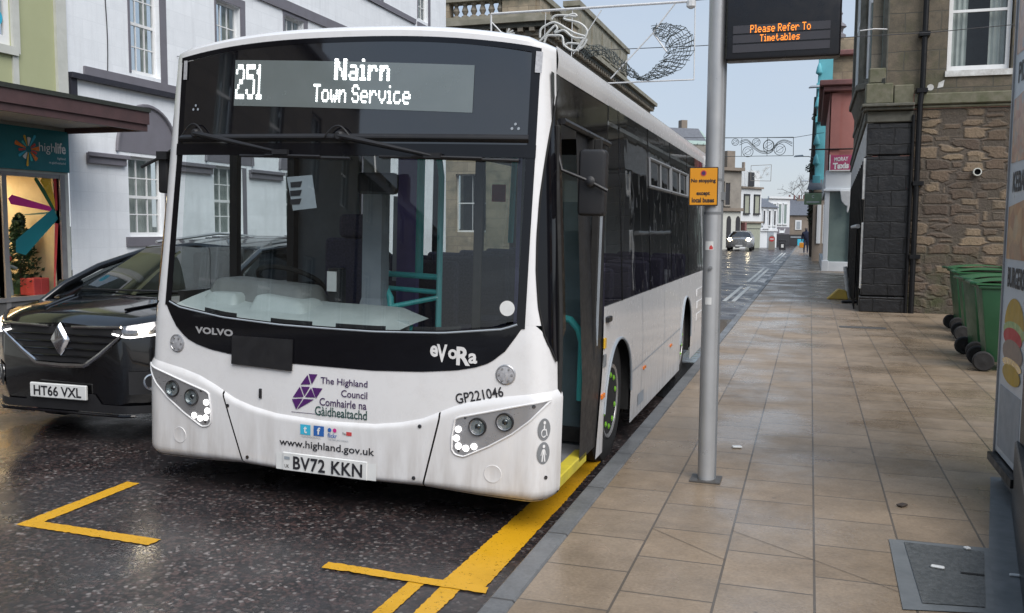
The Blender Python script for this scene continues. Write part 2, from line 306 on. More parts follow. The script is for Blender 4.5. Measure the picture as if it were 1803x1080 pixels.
def rubble_mat():
    m, n, b = newmat('squared_rubble_stone'); t = n.nodes.new('ShaderNodeTexCoord'); mp = n.nodes.new('ShaderNodeMapping'); mp.inputs['Scale'].default_value = (2.3, .05, 5.0)
    nn = n.nodes.new('ShaderNodeTexNoise'); nn.inputs['Scale'].default_value = 3.5; nn.inputs['Detail'].default_value = 5; n.links.new(t.outputs['Object'], nn.inputs['Vector'])
    sb = n.nodes.new('ShaderNodeVectorMath'); sb.operation = 'MULTIPLY_ADD'; sb.inputs[1].default_value = (.13, 0, .07)
    n.links.new(nn.outputs['Color'], sb.inputs[0]); n.links.new(t.outputs['Object'], sb.inputs[2]); n.links.new(sb.outputs[0], mp.inputs['Vector'])
    vs = []
    for ft in ('F1', 'F2'):
        v = n.nodes.new('ShaderNodeTexVoronoi'); v.feature = ft; v.distance = 'CHEBYCHEV'; v.inputs['Scale'].default_value = 1.0; v.inputs['Randomness'].default_value = .78
        n.links.new(mp.outputs[0], v.inputs['Vector']); vs.append(v)
    ed = n.nodes.new('ShaderNodeMath'); ed.operation = 'SUBTRACT'; n.links.new(vs[1].outputs['Distance'], ed.inputs[0]); n.links.new(vs[0].outputs['Distance'], ed.inputs[1])
    s = n.nodes.new('ShaderNodeSeparateColor'); n.links.new(vs[0].outputs['Color'], s.inputs[0])
    stone = ramp(n, s.outputs[0], [(0, (.075, .055, .042)), (.35, (.12, .085, .06)), (.6, (.17, .125, .085)), (.85, (.235, .175, .115)), (1, (.10, .085, .07))])
    fine = noise(n, t.outputs['Object'], 22, 8, .7); stone = mixc(n, .55, stone, ramp(n, fine, [(.3, (.2, .2, .2)), (.7, (.85, .85, .85))]), 'OVERLAY')
    edge = rng(n, ed.outputs[0], 1, 0, .05, .19)
    big = noise(n, t.outputs['Object'], 1.6, 5); patch = n.nodes.new('ShaderNodeMath'); patch.operation = 'MAXIMUM'
    n.links.new(edge, patch.inputs[0]); n.links.new(rng(n, big, 0, .8, .52, .66), patch.inputs[1])
    mort = ramp(n, fine, [(.3, (.06, .048, .038)), (.7, (.105, .085, .068))])
    c = mixc(n, patch.outputs[0], stone, mort)
    sp = n.nodes.new('ShaderNodeSeparateXYZ'); n.links.new(t.outputs['Object'], sp.inputs[0])
    moss = n.nodes.new('ShaderNodeMath'); moss.operation = 'MULTIPLY'; n.links.new(rng(n, sp.outputs['Z'], 1, .12, .2, 1.6), moss.inputs[0]); n.links.new(rng(n, noise(n, t.outputs['Object'], 2.4, 6), 0, .9, .42, .66), moss.inputs[1])
    c = mixc(n, moss.outputs[0], c, (.05, .058, .022)); n.links.new(c, b.inputs['Base Color'])
    h = n.nodes.new('ShaderNodeMath'); h.operation = 'SUBTRACT'; n.links.new(fine, h.inputs[0]); n.links.new(edge, h.inputs[1]); bump(n, b, h.outputs[0], .9, .03)
    b.inputs['Roughness'].default_value = .85; return m
M['rubble'] = rubble_mat()

# ------------------------------------------------------------------ mesh helpers
class MB:
    def __init__(s): s.v = []; s.f = []; s.m = []
    def add(s, vs, fs, m=0):
        o = len(s.v); s.v += [tuple(p) for p in vs]; s.f += [tuple(i+o for i in f) for f in fs]; s.m += [m]*len(fs); return s
    def poly(s, pts, m=0): return s.add(pts, [tuple(range(len(pts)))], m)
    def box(s, x0, x1, y0, y1, z0, z1, m=0):
        v = [(x, y, z) for z in (z0, z1) for y in (y0, y1) for x in (x0, x1)]
        return s.add(v, [(0, 2, 3, 1), (4, 5, 7, 6), (0, 1, 5, 4), (2, 6, 7, 3), (0, 4, 6, 2), (1, 3, 7, 5)], m)
    def hexa(s, bot, top, m=0):
        k = len(bot); return s.add(list(bot)+list(top), [tuple(range(k))[::-1], tuple(range(k, 2*k))]+[(i, (i+1) % k, (i+1) % k+k, i+k) for i in range(k)], m)
    def prism(s, pts, vec, m=0):
        vec = Vector(vec); return s.hexa(pts, [Vector(p)+vec for p in pts], m)
    def grid(s, fn, nu, nv, m=0, wrap=False):
        o = [fn(i/nu, j/nv) for j in range(nv+1) for i in range(nu+1)]; k = nu+1
        return s.add(o, [(j*k+i, j*k+i+1, (j+1)*k+i+1, (j+1)*k+i) for j in range(nv) for i in range(nu)], m)
    def tube(s, path, r, n=8, m=0, cap=True, rs=None, closed=False):
        P = [Vector(p) for p in path]; k = len(P); rings = []; last = None
        for i in range(k):
            if closed: t = (P[(i+1) % k]-P[i-1])
            else: t = (P[min(i+1, k-1)]-P[max(i-1, 0)])
            t.normalize()
            if last is None:
                a = Vector((0, 0, 1)) if abs(t.z) < .9 else Vector((1, 0, 0)); x = t.cross(a).normalized()
            else:
                x = (last - t*last.dot(t)).normalized()
            last = x; y = t.cross(x); rr = rs[i] if rs else r
            rings += [P[i]+(x*math.cos(2*math.pi*j/n)+y*math.sin(2*math.pi*j/n))*rr for j in range(n)]
        fs = [(i*n+j, i*n+(j+1) % n, (i+1) % k*n+(j+1) % n, (i+1) % k*n+j) for i in range(k if closed else k-1) for j in range(n)]
        if cap and not closed: fs += [tuple(range(n))[::-1], tuple(range((k-1)*n, k*n))]
        return s.add(rings, fs, m)
    def lathe(s, prof, n=24, m=0, mat=None, ms=None):
        """prof: [(radius, height)] round local z; mat: 4x4"""
        mat = mat or Matrix(); vs = []
        for r, h in prof: vs += [mat @ Vector((r*math.cos(2*math.pi*j/n), r*math.sin(2*math.pi*j/n), h)) for j in range(n)]
        for i in range(len(prof)-1):
            s_o = [(i*n+j, i*n+(j+1) % n, (i+1)*n+(j+1) % n, (i+1)*n+j) for j in range(n)]
            if i == 0: base = len(s.v); s.v += [tuple(p) for p in vs]
            s.f += [tuple(q+base for q in f) for f in s_o]; s.m += [ms[i] if ms else m]*n
        s.f += [tuple(base+j for j in range(n))[::-1], tuple(base+(len(prof)-1)*n+j for j in range(n))]; s.m += [ms[0] if ms else m, ms[-1] if ms else m]
        return s
    def fbox(s, fr, a0, a1, b0, b1, c0, c1, m=0):
        v = [fr(a, b, c) for b in (b0, b1) for c in (c0, c1) for a in (a0, a1)]
        return s.add(v, [(0, 2, 3, 1), (4, 5, 7, 6), (0, 1, 5, 4), (2, 6, 7, 3), (0, 4, 6, 2), (1, 3, 7, 5)], m)
    def xf(s, mat): s.v = [tuple(mat @ Vector(p)) for p in s.v]; return s
    def build(s, name, mats, parent=None, smooth=35, bevel=0, weld=False, loc=None, segs=1):
        me = bpy.data.meshes.new(name); me.from_pydata(s.v, [], s.f)
        mats = mats if isinstance(mats, (list, tuple)) else [mats]
        for k in mats: me.materials.append(M[k] if isinstance(k, str) else k)
        me.polygons.foreach_set('material_index', s.m)
        bm = bmesh.new(); bm.from_mesh(me)
        if weld: bmesh.ops.remove_doubles(bm, verts=bm.verts, dist=1e-4)
        bmesh.ops.recalc_face_normals(bm, faces=bm.faces)
        if bevel:
            es = [e for e in bm.edges if len(e.link_faces) == 2 and e.calc_face_angle(0) > R(25)]
            bmesh.ops.bevel(bm, geom=es, offset=bevel, segments=segs, affect='EDGES', profile=.6, clamp_overlap=True)
        bm.to_mesh(me); bm.free()
        me.shade_smooth(); me.set_sharp_from_angle(angle=R(smooth))
        o = bpy.data.objects.new(name, me); COL.objects.link(o)
        if parent: o.parent = parent
        if loc: o.location = loc
        return o
def empty(name, loc=(0, 0, 0), rz=0):
    o = bpy.data.objects.new(name, None); COL.objects.link(o); o.location = loc; o.rotation_euler = (0, 0, rz); o.empty_display_size = .2; return o
def tag(o, label, cat, group=None, kind=None):
    if label: o['label'] = label
    if cat: o['category'] = cat
    if group: o['group'] = group
    if kind: o['kind'] = kind
    return o
def struct(o): o['kind'] = 'structure'; return o
def copy_tree(o, parent=None):
    c = o.copy(); COL.objects.link(c)
    if parent: c.parent = parent
    for ch in [k for k in o.children]: copy_tree(ch, c)
    return c
def text2d(body, size=1, bold=0, align='CENTER', sx=1, space=1, fit=None):
    """flat text triangles -> (verts2d, faces); fit=(width,height) scales to that box; centred"""
    cu = bpy.data.curves.new('t', 'FONT'); cu.body = body; cu.size = 1; cu.offset = bold; cu.align_x = align; cu.space_character = space; cu.resolution_u = 3
    cu.space_line = .95; cu.fill_mode = 'FRONT' if hasattr(cu, 'fill_mode') else cu.fill_mode
    o = bpy.data.objects.new('t', cu); COL.objects.link(o); dg = bpy.context.evaluated_depsgraph_get(); dg.update()
    me = o.evaluated_get(dg).to_mesh(); vs = [(v.co.x, v.co.y) for v in me.vertices]; fs = [tuple(p.vertices) for p in me.polygons]
    o.evaluated_get(dg).to_mesh_clear(); bpy.data.objects.remove(o); bpy.data.curves.remove(cu)
    x0, x1 = min(v[0] for v in vs), max(v[0] for v in vs); y0, y1 = min(v[1] for v in vs), max(v[1] for v in vs)
    if fit:
        kx = fit[0]/(x1-x0); ky = fit[1]/(y1-y0) if fit[1] else kx
        vs = [((x-(x0+x1)/2)*kx, (y-(y0+y1)/2)*ky) for x, y in vs]
    else: vs = [(x*size*sx, y*size) for x, y in vs]
    return vs, fs
def put_text(mb, txt, fn, m=0):
    vs, fs = txt; mb.add([fn(x, y) for x, y in vs], fs, m); return mb
def FXp(x, y=0, z=0): return lambda a, b, c: (x+c, y+a, z+b)      # wall facing +X; a along +Y
def FXm(x, y=0, z=0): return lambda a, b, c: (x-c, y-a, z+b)      # wall facing -X; a along -Y
def FXn(x, y=0, z=0): return lambda a, b, c: (x-c, y+a, z+b)      # wall facing -X; a along +Y
def FYm(y, x=0, z=0): return lambda a, b, c: (x+a, y-c, z+b)      # wall facing -Y; a along +X
def FR(p, ang):                                                    # wall whose 'right' axis points at angle ang; normal to its right-hand side
    c, s = math.cos(ang), math.sin(ang)
    return lambda a, b, n: (p[0]+a*c+n*s, p[1]+a*s-n*c, p[2]+b)
def wall_holes(mb, fr, a0, a1, b0, b1, holes, depth=.14, m=0, mr=None):
    A = sorted({a0, a1, *[h[0] for h in holes], *[h[1] for h in holes]}); B = sorted({b0, b1, *[h[2] for h in holes], *[h[3] for h in holes]})
    for i in range(len(A)-1):
        for j in range(len(B)-1):
            ca, cb = (A[i]+A[i+1])/2, (B[j]+B[j+1])/2
            if any(h[0] < ca < h[1] and h[2] < cb < h[3] for h in holes): continue
            mb.poly([fr(A[i], B[j], 0), fr(A[i+1], B[j], 0), fr(A[i+1], B[j+1], 0), fr(A[i], B[j+1], 0)], m)
    for h in holes:
        q = [(h[0], h[2]), (h[1], h[2]), (h[1], h[3]), (h[0], h[3])]
        for k in range(4):
            (pa, pb), (qa, qb) = q[k], q[(k+1) % 4]
            mb.poly([fr(pa, pb, 0), fr(qa, qb, 0), fr(qa, qb, -depth), fr(pa, pb, -depth)], m if mr is None else mr)
    return mb
def sash_window(parent, fr, a0, a1, b0, b1, cols=3, rows=4, inset=.10, curtain=True, meet=True, fw=.05, dark=False, frame='sash', wide_curtain=.5):
    """window part with pane and curtain sub-parts"""
    mb = MB(); c1 = -inset; c0 = c1-.05
    mb.fbox(fr, a0, a0+fw, b0, b1, c0, c1); mb.fbox(fr, a1-fw, a1, b0, b1, c0, c1); mb.fbox(fr, a0+fw, a1-fw, b0, b0+fw*1.5, c0, c1); mb.fbox(fr, a0+fw, a1-fw, b1-fw, b1, c0, c1)
    bm_ = (b0+b1)/2
    if meet: mb.fbox(fr, a0+fw, a1-fw, bm_-.025, bm_+.025, c0, c1-.004)
    for i in range(1, cols): a = a0+fw+(a1-a0-2*fw)*i/cols; mb.fbox(fr, a-.010, a+.010, b0+fw*1.5, b1-fw, c0+.008, c1-.012)
    for j in range(1, rows):
        if meet and j*2 == rows: continue
        b = b0+fw*1.5+(b1-b0-2.5*fw)*j/rows; mb.fbox(fr, a0+fw, a1-fw, b-.010, b+.010, c0+.010, c1-.014)
    o = mb.build('window', frame, parent)
    MB().poly([fr(a0+.02, b0+.02, c0+.02), fr(a1-.02, b0+.02, c0+.02), fr(a1-.02, b1-.02, c0+.02), fr(a0+.02, b1-.02, c0+.02)]).build('pane', 'house_glass', o)
    k = MB()
    if curtain:
        wv = lambda a: .02*math.sin(a*70)
        w = (a1-a0)*wide_curtain
        for s0, s1 in ((a0, a0+w*.98), (a1-w*.98, a1)):
            k.grid(lambda u, v, s0=s0, s1=s1: fr(s0+(s1-s0)*u, b0+(b1-b0)*v, c0-.12+wv(s0+(s1-s0)*u)), 24, 1, 0)
        k.build('curtain', 'curtain', o)
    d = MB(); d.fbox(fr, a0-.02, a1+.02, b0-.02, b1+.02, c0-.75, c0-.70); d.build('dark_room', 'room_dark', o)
    return o
def band(parent, name, mat, fr, *b, bevel=0, join=False):
    if join:
        mb = MB()
        for q in b: mb.fbox(fr, *q)
        return mb.build(name, mat, parent, bevel=bevel)
    for q in b: mb = MB(); mb.fbox(fr, *q); o = mb.build(name, mat, parent, bevel=bevel)
    return o
def leaf_cloud(mb, c, r, n, size, m=0, flat=.0):
    for _ in range(n):
        while True:
            p = Vector((random.uniform(-1, 1), random.uniform(-1, 1), random.uniform(-1, 1)))
            if .15 < p.length < 1: break
        p = Vector((p.x*r[0], p.y*r[1], p.z*r[2]))+Vector(c)
        d = Vector((random.gauss(0, 1), random.gauss(0, 1), random.gauss(0, 1))).normalized(); e = d.orthogonal().normalized(); s = size*random.uniform(.6, 1.3)
        mb.poly([p-e*s*.5, p+d*s*.25, p+e*s*.5+d*s*.1, p-d*s*.25], m)

# ================================================================== ground
KX = -1.275                                    # road-side face of the near kerb
def zroad(x): return .024*(KX-x) if x > -5 else max(-.02, .024*(KX+5) - .024*(-5-x))
def sheet(name, mat, xs, ys, zf):
    mb = MB(); k = len(xs); mb.add([(x, y, zf(x, y)) for y in ys for x in xs], [(j*k+i, j*k+i+1, (j+1)*k+i+1, (j+1)*k+i) for j in range(len(ys)-1) for i in range(k-1)])
    return struct(mb.build(name, mat))
yl = [-60, -20, 0, 5, 10, 20, 40, 60, 75, 90, 140]
struct(MB().poly([(-700, -700, -.12), (700, -700, -.12), (700, 900, -.12), (-700, 900, -.12)]).build('terrain', 'soil'))
sheet('road', 'road', [-8.62]+[-8-.75*0+i*.5 for i in range(1, 14)]+[KX+.02], yl, lambda x, y: zroad(x))
def pave_z(x, y): return .10
sheet('pavement', 'paving', [-1.15, 0, 3, 30], yl, pave_z)
mb = MB(); mb.box(KX, -1.152, -60, 140, -.1, .104); struct(mb.build('kerb', 'kerb', bevel=.012))
sheet('pavement_far_side', 'paving_left', [-11.3, -8.75], yl, lambda x, y: .13)
mb = MB(); mb.box(-8.75, -8.62, -60, 140, -.1, .134); struct(mb.build('kerb_far_side', 'kerb', bevel=.012))
sheet('side_street', 'road', [-60, -11.3], [26.5, 37], lambda x, y: .05)
def mark(name, mat, polys, dz=.004):
    mb = MB()
    rj = random.Random(11)
    for p in polys:
        q = []
        for (ax, ay), (bx, by) in zip(p, p[1:]+p[:1]):
            l = math.hypot(bx-ax, by-ay); n_ = max(1, min(160, int(l/.018))); nx, ny = -(by-ay)/l, (bx-ax)/l
            for i in range(n_):
                t = i/n_; j = rj.gauss(0, .0022)+(rj.uniform(0, .007) if rj.random() < .06 else 0) if 0 < i else 0; q.append((ax+(bx-ax)*t+nx*j, ay+(by-ay)*t+ny*j))
        mb.poly([(x, y, zroad(x)+dz) for x, y in q])
    return struct(mb.build(name, mat))
mark('bay_corner_marking', 'yellow_paint', [[(-4.06, 3.753), (-3.959, 3.846), (-3.992, 4.637), (-4.087, 4.635)], [(-4.06, 3.753), (-3.203, 3.774), (-3.2, 3.866), (-3.959, 3.846)]])
mark('bay_end_marking', 'yellow_paint', [[(-2.229, 3.836), (-1.375, 3.846), (-1.387, 3.918), (-2.235, 3.913)]], .008)
mark('bus_stop_clearway_line', 'yellow_paint', [[(-1.618, 3.90), (-1.404, 3.90), (-1.395, 5.287), (-1.40, 6.6), (-1.585, 6.6), (-1.588, 5.144)]])
mark('double_yellow_line', 'yellow_paint', [[(-1.771, 3.3), (-1.691, 3.3), (-1.686, 3.85), (-1.765, 3.85)], [(-1.603, 3.3), (-1.52, 3.3), (-1.502, 3.85), (-1.602, 3.85)], [(-1.771, -20), (-1.691, -20), (-1.691, 3.3), (-1.771, 3.3)], [(-1.603, -20), (-1.52, -20), (-1.52, 3.3), (-1.603, 3.3)]])
segs = [(21.8, 27.6), (30.2, 41.0), (47.5, 69)]
mark('kerbside_double_line', 'pale_line', [[(x, a), (x+.10, a), (x+.10, b), (x, b)] for a, b in segs for x in (-1.92, -1.72)])
mark('end_of_bay_bar', 'pale_line', [[(-1.9, 14.0), (-1.32, 14.0), (-1.32, 16.6), (-1.5, 16.6)]])
mb = MB()
rr = random.Random(3); pts = [(-1.276, 9.0), (-1.276, 17.5)]
edge = [(-1.50-.25*math.sin(i*1.7)*.4-rr.uniform(0, .18), 17.3-i*.45) for i in range(19)]
mb.poly([(x, y, zroad(x)+.010) for x, y in [(-1.277, 9.0), (-1.277, 17.5)]+edge]); struct(mb.build('puddle', 'water'))
mb = MB()
for (a, b) in [((-.754, 4.75), (-.342, 4.40)), ((-.342, 4.85), (.07, 4.54)), ((.07, 4.54), (.43, 4.25))]:
    d = (Vector(b)-Vector(a)).normalized(); n_ = Vector((-d.y, d.x))*.0018
    mb.poly([(a[0]+n_.x, a[1]+n_.y, .1035), (b[0]+n_.x, b[1]+n_.y, .1035), (b[0]-n_.x, b[1]-n_.y, .1035), (a[0]-n_.x, a[1]-n_.y, .1035)])
struct(mb.build('pavement_cut_joints', 'joint'))

# ================================================================== the bus
BUS = tag(empty('bus', (-2.665, 4.62, 0)), 'white single-deck bus with black glazed front and lit route display, standing at the kerb', 'bus')
BUS.rotation_euler = (0, R(1.4), 0)
LB = 8.35
def hw(z): return 1.345-.12*max(0, (z-.8)/1.9)
def Fs(s, z):
    s = min(abs(s), 1); t = min(max(0, (s-.9)/.1), 1)
    return .09*s*s+.16*(1-math.sqrt(max(0, 1-t*t)))+.10*max(0, (z-1.1)/1.6)
def FP(s, z, off=0):
    p = Vector((s*hw(z), Fs(s, z), z))
    if off:
        h = 2e-3; s1, s0 = min(s+h, .9995), max(s-h, -.9995)
        a = Vector((s1*hw(z), Fs(s1, z), z))-Vector((s0*hw(z), Fs(s0, z), z)); b = Vector((s*hw(z+h), Fs(s, z+h), z+h))-Vector((s*hw(z-h), Fs(s, z-h), z-h))
        n = a.cross(b).normalized(); n = -n if n.y > 0 else n; p += n*off
    return p
def FU(u, z, off=0): return FP(u/hw(z), z, off)
def lerp(t, tab):
    if t <= tab[0][0]: return tab[0][1]
    for (a, b), (c, d) in zip(tab, tab[1:]):
        if t <= c: return b+(d-b)*(t-a)/(c-a)
    return tab[-1][1]
MASK = [(0, .893), (.23, .893), (.45, .908), (.6, .93), (.68, .953), (.745, .985), (.81, 1.055), (.865, 1.155), (.885, 1.2)]
WB = [(0, 1.127), (.23, 1.128), (.54, 1.145), (.8, 1.185), (.86, 1.215)]
SEAM = [(0, .573), (.24, .585), (.36, .61), (.46, .645), (.57, .715), (.66, .762), (.76, .793), (.9, .822), (1, .84)]
TEAR = [(1.0, .995), (1.034, .99), (1.148, .963), (1.303, .945), (1.488, .938), (1.673, .941), (1.888, .952), (2.105, .972), (2.295, .990), (2.40, .998), (2.46, 1)]
EDGE = [(1.2, .885), (2.1, .905), (2.7, .918)]
EDR = [(1.2, .892), (2.1, .935), (2.7, .960)]; EDL = [(1.2, .885), (2.1, .888), (2.7, .905)]
def ed(z, sg): return lerp(z, EDR if sg > 0 else EDL)
def colE(mb, a0, a1, ns, lo, hi, nz_, off=0, inset=.034):
    def f(i, j):
        a = a0+(a1-a0)*i; s = a*.9; z = lo(s)+(hi(s)-lo(s))*j; return FP(a*(ed(z, a)-inset), z, off)
    return mb.grid(f, ns, nz_)
def zr(s): return 2.812-.10*abs(s)**2.6
def zt(s): return zr(s)-.036
def col(mb, s0, s1, ns, lo, hi, nz_, off=0, m=0):
    return mb.grid(lambda a, b: FP(s0+(s1-s0)*a, lo(s0+(s1-s0)*a)+(hi(s0+(s1-s0)*a)-lo(s0+(s1-s0)*a))*b, off), ns, nz_, m)
def row(mb, z0, z1, nz_, lo, hi, ns, off=0, m=0):
    return mb.grid(lambda a, b: (lambda z: FP(lo(z)+(hi(z)-lo(z))*a, z, off))(z0+(z1-z0)*b), ns, nz_, m)
A = abs
# body shell: front fascia, pillars, brow, roof, sides
b = MB()
UP = MASK+[(.945, 1.2), (.963, 1.148), (.99, 1.034), (1, 1.0)]
col(b, -1, 1, 90, lambda s: lerp(A(s), SEAM)-.004, lambda s: lerp(A(s), UP), 8)
for sg in (1, -1):
    row(b, 1.2, 2.66, 24, lambda z: sg*ed(z, sg), lambda z: sg*lerp(z, TEAR), 8)
    row(b, 2.66, zr(1)+.0, 3, lambda z: sg*.917, lambda z: sg, 8) if False else None
col(b, -1, 1, 60, lambda s: zt(s) if -.90 < s < .955 else min(zt(s), 2.66), zr, 3)
prof = [(0, 0), (.02, .020), (.07, .036), (.2, .046), (.6, .05), (LB-.8, .05), (LB-.25, .03), (LB-.2, -.02)]
def roofp(i, j):
    s = -1+2*i; d, h = prof[round(j*(len(prof)-1))]; z = zr(s)+h*(1 if A(s) < .9 else .6)
    return (s*hw(z), Fs(s, zr(s))+d, z)
b.grid(roofp, 60, len(prof)-1)
for sg in (1, -1):   # cove panels along the roof edge
    b.grid(lambda i, j, sg=sg: (lambda z: (sg*(hw(z)+.012*math.sin(math.pi*j)), Fs(1, z)+(LB-Fs(1, z))*i, z))(2.585+(zr(1)+.028-2.585)*j), 12, 6)
# right flank under the windows with both wheel arches
FA, RA, RF = 1.93, 5.75, .50
def vedge(z): return 1.18+.21*z
def arch(v):
    z = .195
    for c, r, t in ((FA, RF, .93), (RA, .45, .97)):
        if A(v-c) < r: z = max(z, .35+(t-.35)*math.sqrt(max(0, 1-((v-c)/r)**2))**.8)
    return z
def flank(sg, v0, m=0):
    vs = sorted({v0+(LB-v0)*i/70 for i in range(71)} | {c+d for c, r in ((FA, RF), (RA, .45)) for d in [-r-1e-3, -r+1e-3, -r+.02, -r+.05, r-.05, r-.02, r-1e-3, r+1e-3]})
    vs = [v for v in vs if v >= v0]; n = len(vs); nz_ = 8
    pts = []
    for j in range(nz_+1):
        for v in vs:
            z = arch(v)+(1.205-arch(v))*j/nz_; vv = v if v > v0+.01 else (vedge(z) if sg > 0 else Fs(1, z))
            pts.append((sg*(hw(z)), max(vv, vedge(z)) if sg > 0 else vv, z))
    b.add(pts, [(j*n+i, j*n+i+1, (j+1)*n+i+1, (j+1)*n+i) for j in range(nz_) for i in range(n-1)], m)
flank(1, vedge(.2)); flank(-1, .24)
b.box(-hw(1.2), hw(1.2), LB-.03, LB, .25, 2.76); b.box(-.98, .98, .35, LB-.05, .26, .285, 1)
body = b.build('body', ['white_paint', 'rubber'], BUS, smooth=40, weld=True)
# bumper: centre panel and two corner panels, standing proud of the fascia
def bz(s): return lerp(A(s), [(0, .238), (.45, .245), (.7, .225), (.9, .213), (1, .214)])
def bump_p(s0, s1, n_, name):
    k = MB()
    def f(a, t):
        s = s0+(s1-s0)*a; lo, hi = bz(s), lerp(A(s), SEAM); z = lo+(hi-lo)*t
        o = .016*min(1, (1-t)/.06+.0)+.0; o -= .05*max(0, (.10-t)/.10)**2
        return FP(s, z, o)
    k.grid(f, max(8, int(60*(s1-s0))), 26); return k.build(name, 'white_paint', body, smooth=50)
gl = lambda z: lerp(z, [(.24, -.405), (.66, -.522)]); gr_ = lambda z: lerp(z, [(.24, .46), (.65, .53)])
def slant(sgn, fnA, fnB, name):
    k = MB()
    def f(a, t):
        s = 0; z = .45
        for _ in range(3):
            s = fnA(z)+(fnB(z)-fnA(z))*a; lo, hi = bz(s), lerp(A(s), SEAM); z = lo+(hi-lo)*t
        o = .016*min(1, (1-t)/.05); o -= .05*max(0, (.10-t)/.10)**2
        return FP(s, z, o)
    k.grid(f, 44, 26); return k.build(name, 'white_paint', BUS, smooth=50)
bumper = slant(0, lambda z: gl(z)+.004, lambda z: gr_(z)-.004, 'bumper')
cornL = slant(0, lambda z: -1, lambda z: gl(z)-.004, 'headlight_surround'); cornR = slant(0, lambda z: gr_(z)+.004, lambda z: 1, 'headlight_surround')
k = MB(); col(k, -.97, .97, 60, lambda s: bz(s)+.012, lambda s: lerp(A(s), SEAM)+.02, 6, -.012); k.build('bumper_gap', 'seam', BUS)
# black mask round the glass
k = MB(); col(k, -.885, .885, 70, lambda s: lerp(A(s), MASK), lambda s: max(lerp(A(s), WB), lerp(A(s), MASK)+.001), 5, .004)
for sg in (1, -1): row(k, 1.18, 2.70, 24, lambda z: sg*(ed(z, sg)-.036), lambda z: sg*ed(z, sg), 3, .005)
colE(k, -1, 1, 50, lambda s: 2.105, lambda s: 2.175, 2, .012, 0); colE(k, -1, 1, 50, lambda s: zt(s)-.030, lambda s: zt(s), 2, .008, 0)
sur = k.build('windscreen_surround', 'black_gloss', BUS, smooth=60)
k = MB()
k.tube([FP(s, lerp(A(s), WB)-.012, .004) for s in [i/25*.86 for i in range(-25, 26)]], .006, 6); k.build('trim_strip', 'post_grey', sur)
k = MB(); colE(k, -1, 1, 60, lambda s: 2.17, lambda s: zt(s)-.028, 10, .006); hdr = k.build('header_glass', 'header_glass', BUS, smooth=60)
k = MB(); k.grid(lambda a, t: (lambda s: FP(s, 2.185+.045*t, .008+.022*math.sin(math.pi*t)))(-.865+1.775*a), 40, 5); k.build('wiper_trough', 'black_plastic', BUS)
k = MB(); colE(k, -1, 1, 60, lambda s: lerp(A(s), WB), lambda s: 2.107, 16, .002); ws = k.build('windscreen', 'screen_glass', BUS, smooth=60)
# black corner quarter glass both sides, side door header, cant rail glass
for sg in (1, -1):
    k = MB(); row(k, 1.0, 2.585, 26, lambda z: sg*lerp(z, TEAR), lambda z: sg*.9999, 8, .002)
    k.grid(lambda a, t: (lambda z: (sg*(hw(z)+.002), Fs(1, z)+(((.27 if z < 1.15 else .40)-Fs(1, z)) if sg > 0 else .05)*a, z))(1.0+1.585*t), 2, 20)
    k.build('corner_glass', 'black_gloss', BUS, smooth=60)
k = MB()
for sg in (1,): k.tube([FP(sg*lerp(z, TEAR), z, .003) for z in [1.0+i*.05 for i in range(30)]]+[(sg*hw(2.5), Fs(1, 2.5)+.03, 2.5)], .006, 5)
k.build('corner_seal', 'rubber', BUS)
# destination display with dot lettering
FONT = {'2': '01110 10001 00001 00110 01000 10000 11111', '5': '11111 10000 11110 00001 00001 10001 01110', '1': '00100 01100 00100 00100 00100 00100 01110',
 'N': '10001 11001 11001 10101 10011 10011 10001', 'a': '00000 00000 01110 00001 01111 10001 01111', 'i': '00100 00000 01100 00100 00100 00100 01110', 'r': '00000 00000 10110 11001 10000 10000 10000',
 'n': '00000 00000 10110 11001 10001 10001 10001', 'T': '11111 00100 00100 00100 00100 00100 00100', 'o': '00000 00000 01110 10001 10001 10001 01110', 'w': '00000 00000 10001 10001 10101 10101 01010',
 'S': '01110 10001 10000 01110 00001 10001 01110', 'e': '00000 00000 01110 10001 11111 10000 01110', 'v': '00000 00000 10001 10001 10001 01010 00100', 'c': '00000 00000 01110 10000 10000 10001 01110',
 'P': '11110 10001 10001 11110 10000 10000 10000', 'l': '01100 00100 00100 00100 00100 00100 01110', 's': '00000 00000 01111 10000 01110 00001 11110', 'R': '11110 10001 10001 11110 10100 10010 10001',
 'f': '00110 01000 11100 01000 01000 01000 01000', 't': '01000 01000 11100 01000 01000 01001 00110', 'm': '00000 00000 11010 10101 10101 10101 10101', 'b': '10000 10000 10110 11001 10001 10001 11110', ' ': '00000 00000 00000 00000 00000 00000 00000'}
FONT['N*'] = '1100011 1110011 1110011 1101011 1100111 1100111 1100011'
